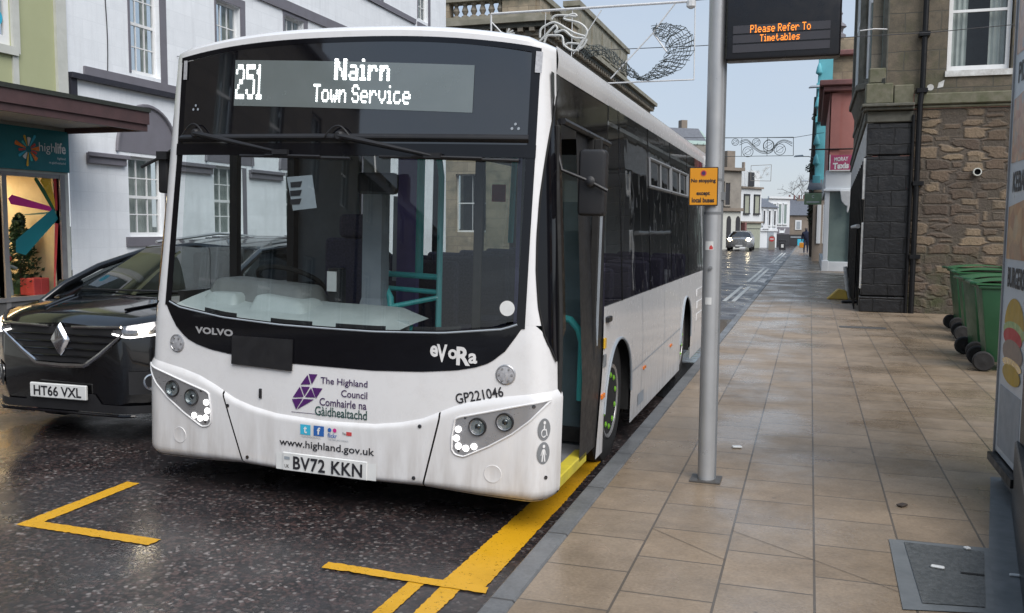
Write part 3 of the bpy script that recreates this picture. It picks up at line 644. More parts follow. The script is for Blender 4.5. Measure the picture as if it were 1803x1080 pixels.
def dots(mb, s, x0, x1, z0, z1, fn, bold=False, fill=.42, narrow={}, vrep=1):
    """dot-matrix word stretched over x0..x1, z0..z1"""
    cells = []; cx = 0
    for ch in s:
        wide = bold and ch == 'N'; rows_ = FONT['N*' if wide else ch].split(); cols_ = [c for c in range(len(rows_[0])) if any(r[c] == '1' for r in rows_)] or [0, 1]
        for j, r in enumerate(rows_):
            for i, c in enumerate(cols_):
                if r[c] == '1':
                    for e in range(vrep): cells.append((cx+i, (6-j)*vrep+e)); cells += [(cx+i+.5, (6-j)*vrep+e)] if bold and not wide else []
        cx += len(cols_)+1+(.5 if bold and not wide else 0)
    W_ = cx-2+(.5 if bold else 0); px = (x1-x0)/W_; pz = (z1-z0)/(7*vrep-1)
    for cx_, cz in cells:
        x, z = x0+cx_*px, z0+cz*pz; ax = min(px, .012)*fill*1.1; az = pz*fill
        mb.poly([fn(x-ax, z-az*.6), fn(x-ax*.6, z-az), fn(x+ax*.6, z-az), fn(x+ax, z-az*.6), fn(x+ax, z+az*.6), fn(x+ax*.6, z+az), fn(x-ax*.6, z+az), fn(x-ax, z+az*.6)])
k = MB(); k.grid(lambda a, t: (lambda u, z: FU(u, z, .010))(-.692+1.519*a, 2.398-.052*a+(.27-.012*a)*t), 30, 4); disp = k.build('destination_display', 'display', BUS, smooth=60)
k = MB(); fd = lambda x, z: FU(x, z-.034*(x+.692), .013)
dots(k, '251', -.675, -.50, 2.445, 2.635, fd, vrep=2); k.build('route_number', 'led_white', disp)
k = MB(); dots(k, 'Nairn', -.003, .335, 2.565, 2.67, fd, bold=True); k.build('town_name', 'led_white', disp)
k = MB(); dots(k, 'Town Service', -.135, .46, 2.437, 2.525, fd); k.build('service_name', 'led_white', disp)
for u in (-1.072, 1.166):
    k = MB(); k.grid(lambda a, t: FU(u-.014+.028*a, 2.565+.115*t, .014), 2, 4); k.build('marker_lamp', 'lens', BUS)
for u, z in ((-.98, 2.39), (1.07, 2.27)):   # small tri-star glazing marks
    k = MB()
    for a, c in ((0, .016), (-.018, -.008), (.018, -.008)): k.add([FU(u+a+.008*math.cos(t), z+c+.008*math.sin(t), .012) for t in [i*math.pi/4 for i in range(8)]], [tuple(range(8))])
    k.build('glazing_mark', 'post_grey', hdr)
# wipers
def wiper(p0, p1, b0, b1):
    k = MB(); k.tube([FU(*p0, .03), FU((p0[0]*.55+p1[0]*.45), (p0[1]*.55+p1[1]*.45), .055), FU(*p1, .045)], .012, 8, rs=[.017, .013, .008]); k.lathe([(.03, -.01), (.03, .03), (.018, .045)], 14, mat=Matrix.Translation(FU(*p0, .0)) @ Matrix.Rotation(R(90), 4, 'X'))
    k.tube([FU(p0[0]-.09+.18*t, p0[1]-.01+.075*math.sin(math.pi*t)-.02*t, .035) for t in [i/10 for i in range(11)]], .005, 6)
    o = k.build('wiper', 'black_plastic', BUS)
    k = MB(); q = [FU(b0[0]+(b1[0]-b0[0])*t, b0[1]+(b1[1]-b0[1])*t, .022) for t in [i/8 for i in range(9)]]; k.tube(q, .010, 6); k.tube([p+Vector((0, -.012, .006)) for p in q[2:7]], .008, 6)
    c = FU(*p1, .04); k.box(c.x-.05, c.x+.05, c.y-.012, c.y+.012, c.z-.012, c.z+.016); k.build('blade', 'black_plastic', o)
wiper((-.965, 2.235), (-.326, 2.118), (-.62, 2.10), (.12, 2.088)); wiper((.045, 2.215), (.62, 2.105), (.30, 2.10), (1.10, 2.088))
# mirrors
mr = MB(); mr.box(-.078, .078, -.05, .05, -.19, .18); mo = mr.build('mirror', 'black_plastic', BUS, bevel=.028, segs=3, loc=(1.445, .42, 1.995))
k = MB(); k.tube([(-.21, -.06, .215), (-.16, -.085, .06), (.0, -.075, .0), (.1, -.07, -.05)], .010, 8); k.lathe([(.03, 0), (.03, .03), (.015, .04)], 12, mat=Matrix.Translation((0, -.05, .0)) @ Matrix.Rotation(R(90), 4, 'X')); k.box(-.30, -.2, -.03, .03, .16, .28); k.build('mirror_arm', 'black_plastic', mo)
mr = MB(); mr.box(-.035, .04, -.04, .05, -.125, .13); mo = mr.build('mirror', 'black_plastic', BUS, bevel=.022, segs=3, loc=(-1.375, .34, 2.0))
k = MB(); k.tube([(.12, -.05, .17), (.02, -.03, .12), (-.15, -.05, .04)], .011, 8); k.box(-.02, .06, -.07, -.03, .09, .14); k.build('mirror_arm', 'black_plastic', mo)
# headlight clusters
def lens_patch(sg):
    top = [(.80, .655), (.83, .672), (.95, .702), (1.12, .747), (1.31, .795)]; bot = [(.79, .487), (.81, .458), (.86, .450), (1.0, .52), (1.13, .60), (1.22, .675), (1.31, .790)]
    k = MB(); us = [.79+.52*i/32 for i in range(33)]
    k.grid(lambda a, t: (lambda u: FU(sg*u, lerp(u, bot)+max(.001, lerp(u, [(.79, .56)]+top)-lerp(u, bot))*t, .0185))(.79+.52*a), 40, 6)
    o = k.build('headlight_cluster', 'silver', BUS, smooth=60)
    rim = [FU(sg*u, lerp(u, bot), .0185) for u in us]+[FU(sg*u, lerp(u, [(.79, .56)]+top), .0185) for u in us[::-1]]
    MB().tube(rim, .006, 6, closed=True).build('trim', 'white_paint', o)
    for u, z in ((.936, .626), (1.088, .664)):
        c = FU(sg*u, z, .018); ax = (FU(sg*u, z, .1)-FU(sg*u, z, 0)).normalized(); ax = (ax*.4+Vector((0, -1, 0))*.6).normalized()
        mt = Matrix.Translation(c) @ ax.to_track_quat('Z', 'Y').to_matrix().to_4x4()
        h = MB(); h.lathe([(.052, -.02), (.052, .008), (.049, .014), (.044, .012), (.042, -.012), (.030, -.028), (.0015, -.032)], 28, mat=mt, ms=[0, 0, 0, 1, 2, 2]); h.lathe([(.018, -.02), (.018, .0), (.012, .006), (.001, .008)], 16, 3, mat=mt)
        h.lathe([(.041, .0), (.032, .008), (.018, .013), (.001, .015)], 24, 4, mat=mt)
        h.build('headlight', ['black_plastic', 'chrome', 'chrome', 'lamp_dark', 'clear_glass'], o)
    for u, z in ((.826, .603), (.817, .552), (.829, .508), (.872, .499), (.918, .513)):
        c = FU(sg*u, z, .019); ax = Vector((0, -1, 0)); mt = Matrix.Translation(c) @ ax.to_track_quat('Z', 'Y').to_matrix().to_4x4()
        MB().lathe([(.0175, 0), (.0175, .004), (.013, .007), (.001, .008)], 16, mat=mt).build('daytime_light', 'drl', o)
    for u, z in ((.865, .672), (.832, .482)):
        mt = Matrix.Translation(FU(sg*u, z, .018)) @ Vector((0, -1, 0)).to_track_quat('Z', 'Y').to_matrix().to_4x4(); MB().lathe([(.007, 0), (.007, .004), (.001, .005)], 10, mat=mt).build('screw', 'lamp_dark', o)
lens_patch(1); lens_patch(-1)
def stick(u, z, off=.0):
    n = (FU(u, z, .05)-FU(u, z, 0)).normalized(); x = (FU(u+.004, z)-FU(u-.004, z)).normalized(); y = n.cross(x)*-1 if n.cross(x).z < 0 else n.cross(x)
    c = FU(u, z, off); return lambda a, b, h=0: c+x*a+y*b+n*h
def disc(mb, fn, r, h=.002, n=24, m=0, sx=1): return mb.add([fn(r*sx*math.cos(2*math.pi*i/n), r*math.sin(2*math.pi*i/n), h) for i in range(n)], [tuple(range(n))], m)
for u, z in ((-1.068, .948), (1.082, .925)):
    n = (FU(u, z, .05)-FU(u, z, 0)).normalized(); mt = Matrix.Translation(FU(u, z, 0)) @ n.to_track_quat('Z', 'Y').to_matrix().to_4x4()
    k = MB(); k.lathe([(.056, 0), (.056, .006), (.050, .009), (.048, .005), (.03, .008), (.001, .010)], 26, mat=mt, ms=[1, 1, 1, 0, 0])
    for i in range(6): a = i*math.pi/3; k.lathe([(.006, .008), (.006, .013), (.001, .013)], 8, 1, mat=mt @ Matrix.Translation((.036*math.cos(a), .036*math.sin(a), 0)))
    k.build('indicator', ['lens', 'silver'], BUS)
for u, z in ((-1.036, .375), (1.028, .367)):
    n = (FU(u, z, .05)-FU(u, z, 0)).normalized(); mt = Matrix.Translation(FU(u, z, .016)) @ n.to_track_quat('Z', 'Y').to_matrix().to_4x4()
    MB().lathe([(.052, -.002), (.049, .003), (.043, .0022), (.030, .0006), (.001, .0002)], 28, mat=mt).build('tow_eye_cover', 'white_paint', BUS)
for u, z in ((-.665, .60), (-.52, .30), (.60, .60), (.57, .30), (1.24, .76), (1.30, .36)):
    n = (FU(u, z, .05)-FU(u, z, 0)).normalized(); mt = Matrix.Translation(FU(u, z, .016)) @ n.to_track_quat('Z', 'Y').to_matrix().to_4x4()
    MB().lathe([(.011, 0), (.011, .004), (.006, .005), (.005, .003), (.001, .003)], 12, mat=mt).build('fixing', 'lamp_dark', BUS)
k = MB(); f = stick(-.438, .694, .002); k.hexa([f(-.009, -.03), f(.009, -.03), f(.009, .03), f(-.009, .03)], [f(-.007, -.026, .008), f(.007, -.026, .008), f(.007, .026, .008), f(-.007, .026, .008)]); k.build('catch', 'black_trim', BUS)
# lettering and marks on the front
def decal(name, mat, txt, u, z, rot=0, off=.003, parent=BUS, slope=0):
    k = MB(); c, s = math.cos(rot), math.sin(rot); put_text(k, txt, lambda x, y: FU(u+x*c-y*s, z+x*s+y*c, off)); return k.build(name, mat, parent)
decal('maker_lettering', 'letter_silver', text2d('VOLVO', bold=.045, fit=(.285, .042), space=1.05), -.777, 1.043, off=.008)
k = MB(); ev = [('e', .648, .694, 1.030, .064, .03), ('V', .687, .748, 1.021, .100, .035), ('o', .753, .806, 1.020, .056, .03), ('R', .801, .880, 1.012, .104, .035), ('a', .870, .920, 1.003, .058, .03)]
for ch, a, c, z, h, bo in ev: put_text(k, text2d(ch, bold=bo, fit=(c-a, h)), lambda x, y: FU((a+c)/2+x, z+y, .008))
k.build('model_lettering', 'letter_white', BUS)
decal('fleet_number', 'letter_black', text2d('GP221046', bold=.012, fit=(.275, .058)), .936, .800, rot=.225, off=.004)
k = MB(); pz = lambda q: [FU(x, z, .004) for x, z in q]
for t in ([(-.107, .841), (-.049, .843), (-.086, .781)], [(-.115, .835), (-.095, .78), (-.161, .774)], [(-.166, .761), (-.14, .702), (-.213, .693)], [(-.158, .762), (-.099, .765), (-.134, .708)], [(-.091, .759), (-.064, .705), (-.13, .702)], [(-.084, .762), (-.015, .763), (-.058, .70)], [(-.219, .682), (-.146, .692), (-.19, .622)], [(-.139, .69), (-.07, .693), (-.184, .623)]): k.poly(pz(t))
k.build('council_emblem', 'purple', BUS)
k = MB()
for s_, x0, x1, z, h in (('The Highland', -.028, .272, .805, .050), ('Council', .106, .272, .745, .042), ('Comhairle na', -.034, .268, .685, .046)): put_text(k, text2d(s_, bold=.012, fit=(x1-x0, h)), lambda x, y: FU((x0+x1)/2+x, z+y, .004))
k.build('council_name', 'letter_purple', BUS)
k = MB(); put_text(k, text2d('G\u00e0idhealtachd', bold=.012, fit=(.335, .056)), lambda x, y: FU(.104+x, .629+y, .004)); k.build('council_name', 'letter_green', BUS)
k = MB(); k.poly(pz([(-.222, .6045), (.272, .6075), (.272, .6105), (-.222, .6075)])); k.build('underline', 'letter_purple', BUS)
for nm, mt_, u, z, tx in (('social_badge', 'cyan', -.117, .512, 't'), ('social_badge', 'blue', -.028, .513, 'f')):
    k = MB(); k.grid(lambda a, t: FU(u-.034+.068*a, z-.03+.06*t, .019), 3, 3); o = k.build(nm, mt_, BUS); decal('letter', 'letter_white', text2d(tx, bold=.03, fit=(.022, .042)), u, z, off=.021, parent=o)
k = MB(); disc(k, stick(.043, .527, .019), .012); disc(k, stick(.076, .527, .019), .012, m=1); o = k.build('social_badge', ['blue', 'pink'], BUS); decal('letter', 'blue', text2d('flickr', bold=.01, fit=(.06, .026)), .06, .495, off=.02, parent=o)
k = MB(); k.grid(lambda a, t: FU(.150+.034*a, .504+.022*t, .019), 2, 2); o = k.build('social_badge', 'red', BUS); decal('letter', 'letter_black', text2d('You', bold=.01, fit=(.022, .016)), .136, .514, off=.02, parent=o)
decal('caption', 'post_grey', text2d('HIGHLANDCOUNCIL', fit=(.13, .010)), -.08, .471, off=.019); decal('caption', 'post_grey', text2d('THE HIGHLAND COUNCIL', fit=(.13, .010)), .10, .471, off=.019)
decal('web_address', 'letter_black', text2d('www.highland.gov.uk', bold=.012, fit=(.62, .056)), .018, .418, off=.020)
k = MB(); k.grid(lambda a, t: FU(-.312+.655*a, .258+.10*t, .022), 12, 2); pl = k.build('number_plate_holder', 'plate_white', BUS)
k = MB(); f = lambda x, z, h: FU(x, z, .024+h); k.hexa([f(-.262, .256, 0), f(.288, .256, 0), f(.288, .366, 0), f(-.262, .366, 0)], [f(-.258, .260, .006), f(.284, .260, .006), f(.284, .362, .006), f(-.258, .362, .006)]); np_ = k.build('number_plate', 'plate_white', BUS)
decal('characters', 'letter_black', text2d('BV72 KKN', bold=.022, fit=(.45, .080), space=1.08), .035, .310, off=.032, parent=np_); decal('characters', 'letter_black', text2d('UK', fit=(.03, .02)), -.232, .285, off=.032, parent=np_)
k = MB(); k.poly([FU(-.25, .325, .032), FU(-.213, .325, .032), FU(-.213, .342, .032), FU(-.25, .342, .032)]); k.build('flag', 'post_grey', np_)
k = MB(); f = lambda x, z, h: FU(x, z, .008+h); c4 = [(-.642, .858), (-.215, .850), (-.210, 1.035), (-.636, 1.030)]; k.hexa([f(x, z, 0) for x, z in c4], [f(x*.995, z, .010) for x, z in c4]); k.build('cover_plate', 'black_trim', BUS)
for z in (.632, .500):
    sp = 1.287; k = MB(); f = stick(sp, z, .017); disc(k, f, .062, sx=.62); o = k.build('access_sticker', 'cab_grey', BUS)
    k = MB(); disc(k, stick(sp, z+.038, .0205), .010, sx=.8)
    g = stick(sp, z, .0205)
    if z < .55:
        for q in ([(-.007, .022), (.007, .022), (.008, -.008), (-.008, -.008)], [(-.008, -.008), (-.001, -.008), (-.004, -.048), (-.012, -.048)], [(.001, -.008), (.008, -.008), (.013, -.048), (.005, -.048)], [(-.009, .018), (-.006, .018), (-.014, -.014), (-.018, -.012)], [(.009, .018), (.006, .018), (.014, -.014), (.018, -.012)]): k.poly([g(a, c) for a, c in q])
    else:
        for q in ([(-.004, .024), (.004, .024), (.005, -.006), (-.004, -.006)], [(-.004, .002), (.014, .002), (.014, -.006), (-.004, -.006)], [(.010, -.006), (.016, -.006), (.021, -.036), (.014, -.036)]): k.poly([g(a, c) for a, c in q])
        k.tube([g(.014*math.cos(t)-.003, .021*math.sin(t)-.022) for t in [math.pi*.45+i*math.pi*1.35/12 for i in range(13)]], .003, 5)
    k.build('pictogram', 'letter_white', o)
# side doorway, folded leaves, step
k = MB(); k.box(-.62, 1.31, .22, 1.30, .27, .30); k.box(.60, .62, .25, 1.25, .30, 1.0, 1); st = k.build('entrance_floor', ['floor_grey', 'cab_grey'], BUS)
k = MB(); k.box(1.255, 1.335, .23, 1.0, .235, .306); k.build('step_edge', 'yellow', BUS, bevel=.006)
k = MB(); k.grid(lambda a, t: (lambda z: (hw(z)-.004, .25+(vedge(z)-.25)*a, z))(2.33+.255*t), 4, 3); k.build('door_header', 'black_gloss', BUS)
k = MB(); k.tube([(hw(2.33)+.01, .42, 2.335), (hw(2.2)+.012, 1.62, 2.31)], .020, 6); k.build('door_gutter', 'black_trim', BUS)
def leafdoor(v, u0, u1, t=.035):
    k = MB(); w = .05
    k.box(u0, u0+w, v, v+t, .32, 2.3); k.box(u1-w, u1, v, v+t, .32, 2.3); k.box(u0+w, u1-w, v, v+t, .32, .42); k.box(u0+w, u1-w, v, v+t, 2.2, 2.3)
    o = k.build('door_leaf', 'rubber', BUS, bevel=.006); k = MB(); k.box(u0+w, u1-w, v+.012, v+.020, .42, 2.2); k.build('door_glass', 'clear_glass', o)
    return o
ld = leafdoor(1.12, .80, 1.33)
k = MB(); k.box(.98, 1.325, 1.22, 1.25, .31, 1.9); k.build('glass_backing', 'post_grey', BUS)  # added pale panel behind the door glass, standing in for its reflection
k = MB(); k.tube([(1.10, 1.08, 1.15), (1.18, 1.06, 1.14), (1.24, 1.05, 1.08), (1.265, 1.05, 1.0), (1.265, 1.05, .62)], .024, 10); k.build('grab_handle', 'teal', ld)
k = MB(); k.grid(lambda a, t: (lambda z: (hw(z)-.010, .80+(vedge(z)-.80)*a, z))(.28+2.05*t), 4, 12); k.build('door_jamb', 'black_trim', BUS)
leafdoor(.30, .78, 1.27, .03)
k = MB(); k.tube([(1.34, .235, .25), (1.34, .235, 1.0), (1.325, .25, 1.3), (1.24, .33, 2.32)], .016, 6); k.build('door_seal', 'rubber', BUS)
# side glazing
def sideglass(sg, v0, mat, name):
    k = MB(); k.grid(lambda a, t: (lambda z: (sg*(hw(z)+.001), (max(v0, vedge(z)) if sg > 0 else v0)+((LB-.12)-(max(v0, vedge(z)) if sg > 0 else v0))*a, z))(1.2+1.39*t), 20, 8); return k.build(name, mat, BUS, smooth=60)
sideglass(1, 1.3, 'tinted', 'side_glazing'); sideglass(-1, .40, 'clear_glass', 'side_glazing')
for v in (2.05, 3.3, 4.6, 5.9, 7.2): k = MB(); k.grid(lambda a, t: (lambda z: (hw(z)+.0025, v-.028+.056*a, z))(1.2+1.39*t), 1, 6); k.build('window_pillar', 'black_gloss', BUS)
k = MB(); k.grid(lambda a, t: (lambda z: (hw(z)+.003, 7.45+.7*a, z))(1.2+1.39*t), 2, 6); k.build('rear_panel_glass', 'black_gloss', BUS)
for v0 in (3.33, 4.63, 5.93):
    k = MB(); zz = (2.10, 2.34)
    for z in zz: k.tube([(hw(z)+.008, v0, z), (hw(z)+.008, v0+1.2, z)], .016, 6)
    for v in (v0, v0+.6, v0+1.2): k.tube([(hw(zz[0])+.008, v, zz[0]), (hw(zz[1])+.008, v, zz[1])], .014, 6)
    k.build('hopper_frame', 'cab_grey', BUS)
k = MB()
for v, w_ in ((.93, .025), (1.75, .10), (3.2, .05), (4.6, .05), (6.0, .05), (7.3, .05)): k.box(-hw(1.8)-.01, -hw(1.8)+.05, v-w_, v+w_, 1.2, 2.6)
k.box(-hw(1.2)-.012, -hw(1.2)+.04, .40, LB-.1, 1.14, 1.24); k.build('window_post', 'black_trim', BUS)
# flank details: seam lines, handle, lamps, grilles, tag
k = MB(); k.grid(lambda a, t: (hw(.72)+.0025, 2.45+2.83*a, .60+.06*a+.009*t), 4, 1); k.grid(lambda a, t: (hw(.72)+.0025, 1.31+.10*a, .60+.009*t), 2, 1)
for v in (2.9, 4.1, 5.2, 6.6): k.grid(lambda a, t: (lambda z: (hw(z)+.0025, v+.007*a, z))(.21+.98*t), 1, 6)
k.build('panel_seam', 'post_grey', BUS)
k = MB(); k.grid(lambda a, t: (hw(.3)+.002, 2.43+(LB-2.45)*a, .192+.012*t), 30, 1) if False else None
k = MB(); k.box(1.325, 1.352, 1.46, 1.58, 1.09, 1.13); k.build('handle', 'black_trim', BUS, bevel=.006)
def sidelamp(v, z, mat, name, w=.03, h=.02):
    k = MB(); k.box(hw(z)-.002, hw(z)+.014, v-w, v+w, z-h, z+h); k.build(name, mat, BUS, bevel=.006)
sidelamp(1.40, .955, 'amber', 'door_button', .028, .038); sidelamp(1.36, .60, 'orange', 'side_marker', .05, .018); sidelamp(1.385, .84, 'cab_grey', 'control_panel', .025, .045)
sidelamp(3.0, .56, 'orange', 'side_marker', .05, .014); sidelamp(4.55, .56, 'orange', 'side_marker', .05, .014)
for z0 in (.95, .80, .65): 
    k = MB(); k.box(hw(z0)-.002, hw(z0)+.006, 6.7, 7.6, z0-.045, z0+.045); k.build('vent_grille', 'white_paint', BUS, bevel=.004)
k = MB(); k.grid(lambda a, t: (hw(.3)+.003, 2.75+.28*a, .27+.10*t), 1, 1); k.build('notice', 'post_grey', BUS)
# wheels
def wheel(sg, v, r=.47):
    mt = Matrix.Translation((sg*1.15, v, r-.015)) @ Matrix.Rotation(sg*R(90), 4, 'Y'); k = MB()
    k.lathe([(r*.58, -.13), (r*.92, -.13), (r, -.09), (r, .09), (r*.94, .125), (r*.72, .135), (r*.60, .125)], 40, mat=mt); w = k.build('wheel', 'tyre', BUS)
    k = MB(); k.lathe([(r*.60, .12), (r*.58, .135), (r*.53, .130), (r*.50, .06), (r*.34, .04), (r*.30, .10), (r*.16, .12), (.01, .12)], 36, mat=mt); k.build('rim', 'silver', w)
    k = MB()
    for i in range(10):
        a = i*2*math.pi/10; k.lathe([(.022, .0), (.022, .085), (.001, .095)], 8, 0, mat=mt @ Matrix.Translation((r*.41*math.cos(a), r*.41*math.sin(a), .045)))
        d = a+.12; P = [mt @ Vector((r*.41*math.cos(d+t), r*.41*math.sin(d+t), .075)) for t in (0, .12, .22)]; k.tube(P, .017, 6, rs=[.022, .013, .006])
    k.build('nut_marker', 'green_nut', w)
for v in (FA+.02, RA): wheel(1, v); wheel(-1, v)
for v, r in ((FA, RF), (RA, .45)):
    for sg in (1, -1): k = MB(); k.box(min(sg*.78, sg*1.0), max(sg*.78, sg*1.0), v-r, v+r, .28, 1.0); k.box(min(sg*1.0, sg*1.325), max(sg*1.0, sg*1.325), v-r-.03, v+r+.03, .96, .99); [k.box(min(sg*1.0, sg*1.325), max(sg*1.0, sg*1.325), a, a+.02, .3, .96) for a in (v-r-.03, v+r+.01)]; k.build('wheel_arch_liner', 'rubber', BUS)
for c, r, t in ((FA, RF, .93), (RA, .45, .97)): k = MB(); k.tube([(hw(arch(v))+.004, v, arch(v)) for v in [c-r+.004+(2*r-.008)*i/28 for i in range(29)]], .010, 6); k.build('arch_trim', 'post_grey', BUS)
# interior
k = MB(); k.box(-.985, .985, 1.25, LB-.1, .287, .31); k.build('floor', 'floor_grey', BUS)
k = MB(); k.box(-1.18, 1.18, .5, LB-.1, 2.48, 2.51); k.build('ceiling', 'panel_white', BUS)
for sg, v0 in ((-1, .45), (1, 2.5)):
    k = MB(); k.box(sg*1.30-.012, sg*1.30+.012, v0, 5.2, 1.0, 1.17); k.box(sg*1.30-.012, sg*1.30+.012, 6.3, LB-.1, .31, 1.17); k.box(sg*1.30-.012, sg*1.30+.012, 2.5, 5.2, .31, 1.0); k.build('side_lining', 'cab_grey', BUS)
k = MB()
k.grid(lambda a, t: (lambda s, v: (s*1.30, Fs(s, 1.2)+.03+v*(.62-.25*max(0, s)), lerp(A(s), WB)-.03+lerp(v, [(0, .0), (.25, .035), (.6, .075), (1, .10)])*(1 if s < .15 else max(.1, 1-(s-.15)*4))))(-.86+1.16*a, t), 40, 8)
k.grid(lambda a, t: (-1.12+1.5*a, .12+.25*(1-abs(2*a-1)**4*.2), .6+.55*t), 20, 4)
ds = k.build('dashboard', 'dash', BUS, smooth=50)
k = MB()
for u0, u1 in ((-.86, -.62), (-.38, -.10), (.05, .36), (.52, .80)): k.grid(lambda a, t: FP((u0+(u1-u0)*a)/1.3, lerp(A((u0+(u1-u0)*a)/1.3), WB)-.004+.024*t, -.02), 6, 1); k.build('screen_vent', 'black_trim', ds); k = MB()

k = MB(); k.hexa([(-1.18, .36, 1.12), (-.36, .36, 1.12), (-.36, .80, 1.12), (-1.18, .80, 1.12)], [(-1.10, .48, 1.335), (-.46, .48, 1.30), (-.46, .78, 1.30), (-1.10, .78, 1.335)]); k.build('instrument_binnacle', 'binnacle_grey', BUS, bevel=.05, segs=4, smooth=60)
k = MB(); k.hexa([(-.74, .26, 1.13), (-.30, .26, 1.13), (-.28, .62, 1.13), (-.74, .62, 1.13)], [(-.70, .34, 1.255), (-.38, .34, 1.225), (-.38, .60, 1.225), (-.70, .60, 1.255)]); k.hexa([(-1.14, .28, 1.14), (-.80, .26, 1.14), (-.80, .56, 1.14), (-1.14, .58, 1.14)], [(-1.06, .34, 1.25), (-.84, .33, 1.25), (-.84, .54, 1.25), (-1.06, .55, 1.25)]); k.build('dash_cover', 'dash', BUS, bevel=.045, segs=4, smooth=60)
k = MB(); mt = Matrix.Translation((-.80, .92, 1.30)) @ Matrix.Rotation(R(-28), 4, 'X'); k.tube([mt @ Vector((.23*math.cos(t), .23*math.sin(t), 0)) for t in [i*math.pi/14 for i in range(28)]], .018, 8, closed=True); k.tube([mt @ Vector((-.22, 0, 0)), mt @ Vector((0, 0, -.03)), mt @ Vector((.22, 0, 0))], .016, 6); k.tube([mt @ Vector((0, 0, -.02)), mt @ Vector((0, .12, -.5))], .04, 8); k.build('steering_wheel', 'rubber', BUS)
k = MB(); k.box(-.85, -.36, 1.45, 1.58, .85, 1.60); k.box(-.85, -.36, 1.05, 1.55, .70, .86); k.box(-.74, -.47, 1.46, 1.56, 1.60, 1.78); k.build('driver_seat', 'seat', BUS, bevel=.06, segs=3)
k = MB(); k.box(-1.25, -.70, 1.72, 1.76, .31, 2.47); k.build('cab_partition', 'cab_grey', BUS)
k = MB(); k.box(-.22, -.08, .86, .98, .31, 2.3); k.hexa([(-.28, .78, .95), (0, .78, .95), (0, 1.02, .95), (-.28, 1.02, .95)], [(-.22, .86, 1.22), (-.08, .86, 1.22), (-.08, .98, 1.22), (-.22, .98, 1.22)]); k.build('cab_post', 'post_grey', BUS)
k = MB(); k.box(-.37, -.28, .66, .76, 1.12, 1.42); tk = k.build('ticket_machine', 'black_trim', BUS, bevel=.01); k = MB(); k.box(-.362, -.295, .645, .655, 1.27, 1.40); k.build('paper_roll', 'plate_white', tk)
k = MB(); k.box(-.01, .25, .36, .43, 1.90, 2.03); im = k.build('interior_mirror', 'black_plastic', BUS, bevel=.03, segs=3); MB().tube([(.10, .40, 2.03), (.10, .38, 2.16)], .008, 6).build('stem', 'chrome', im)
k = MB(); k.poly([FU(-.308, 1.98, -.008), FU(-.256, 1.786, -.008), FU(-.098, 1.806, -.008), FU(-.137, 1.995, -.008)]); pn = k.build('paper_notice', 'post_grey', BUS); k = MB()
for z in (1.95, 1.90, 1.85): k.poly([FU(-.28, z, -.005), FU(-.20, z+.008, -.005), FU(-.21, z-.025, -.005), FU(-.275, z-.03, -.005)])
k.build('print', 'letter_black', pn)
k = MB(); disc(k, stick(1.075, 1.288, .004), .042); o = k.build('round_sticker', 'plate_white', BUS)
k = MB(); k.tube([(.20, 1.2, .31), (.20, 1.2, 2.05), (.16, 1.24, 2.2), (.12, 1.3, 2.48)], .021, 10); k.tube([(.48, 1.9, 1.6), (.50, 1.9, 2.48)], .021, 10); k.tube([(.95, 2.6, .31), (.95, 2.6, 2.48)], .021, 10)
k.tube([(-.3, 1.2, 1.37), (.20, 1.2, 1.36)], .021, 10); k.tube([(-.3, 1.2, 1.27), (.2, 1.2, 1.255)], .018, 10); k.tube([(-.25, 1.05, 1.30), (-.12, 1.0, 1.30), (-.06, .97, 1.22), (-.05, .96, 1.1)], .024, 10); k.tube([(-.05, .96, 1.16), (.2, 1.2, 1.22)], .018, 8); k.tube([(.12, .36, 1.13), (.36, .40, 1.10)], .026, 8)
k.tube([(-.02, 1.35, 1.35), (-.02, 1.35, 2.48)], .03, 8); k.build('handrail', 'teal', BUS)
k = MB(); k.box(-.60, -.42, 2.2, 2.26, .31, 2.48); k.build('purple_panel', 'lilac', BUS); k = MB(); k.box(-.98, -.60, 2.2, 2.25, 1.98, 2.08); k.build('purple_panel', 'lilac', BUS); k = MB(); k.box(-.12, .02, 3.9, 3.96, .31, 2.48); k.build('purple_panel', 'lilac', BUS)
k = MB(); k.box(-.90, -.66, 2.75, 2.80, 1.2, 1.95); k.box(-.9, .1, LB-.2, LB-.16, 1.3, 2.3); k.build('white_panel', 'panel_white', BUS)
k = MB(); k.box(-.42, -.28, 4.0, 4.02, 1.95, 2.12); k.build('poster', 'red', BUS)
def seat(u, v):
    k = MB(); k.box(u-.21, u+.21, v, v+.10, .75, 1.42); k.box(u-.21, u+.21, v-.38, v+.06, .68, .80); k.box(u-.18, u+.18, v-.3, v, .31, .68, 1); k.build('passenger_seat', ['seat', 'cab_grey'], BUS, bevel=.05, segs=3)
for v in (2.3, 3.2, 4.1, 5.0, 5.9, 6.8):
    for u in ((-.95, -.48, .95, .5) if v > 2.5 else (-.32, .98)): seat(u, v)

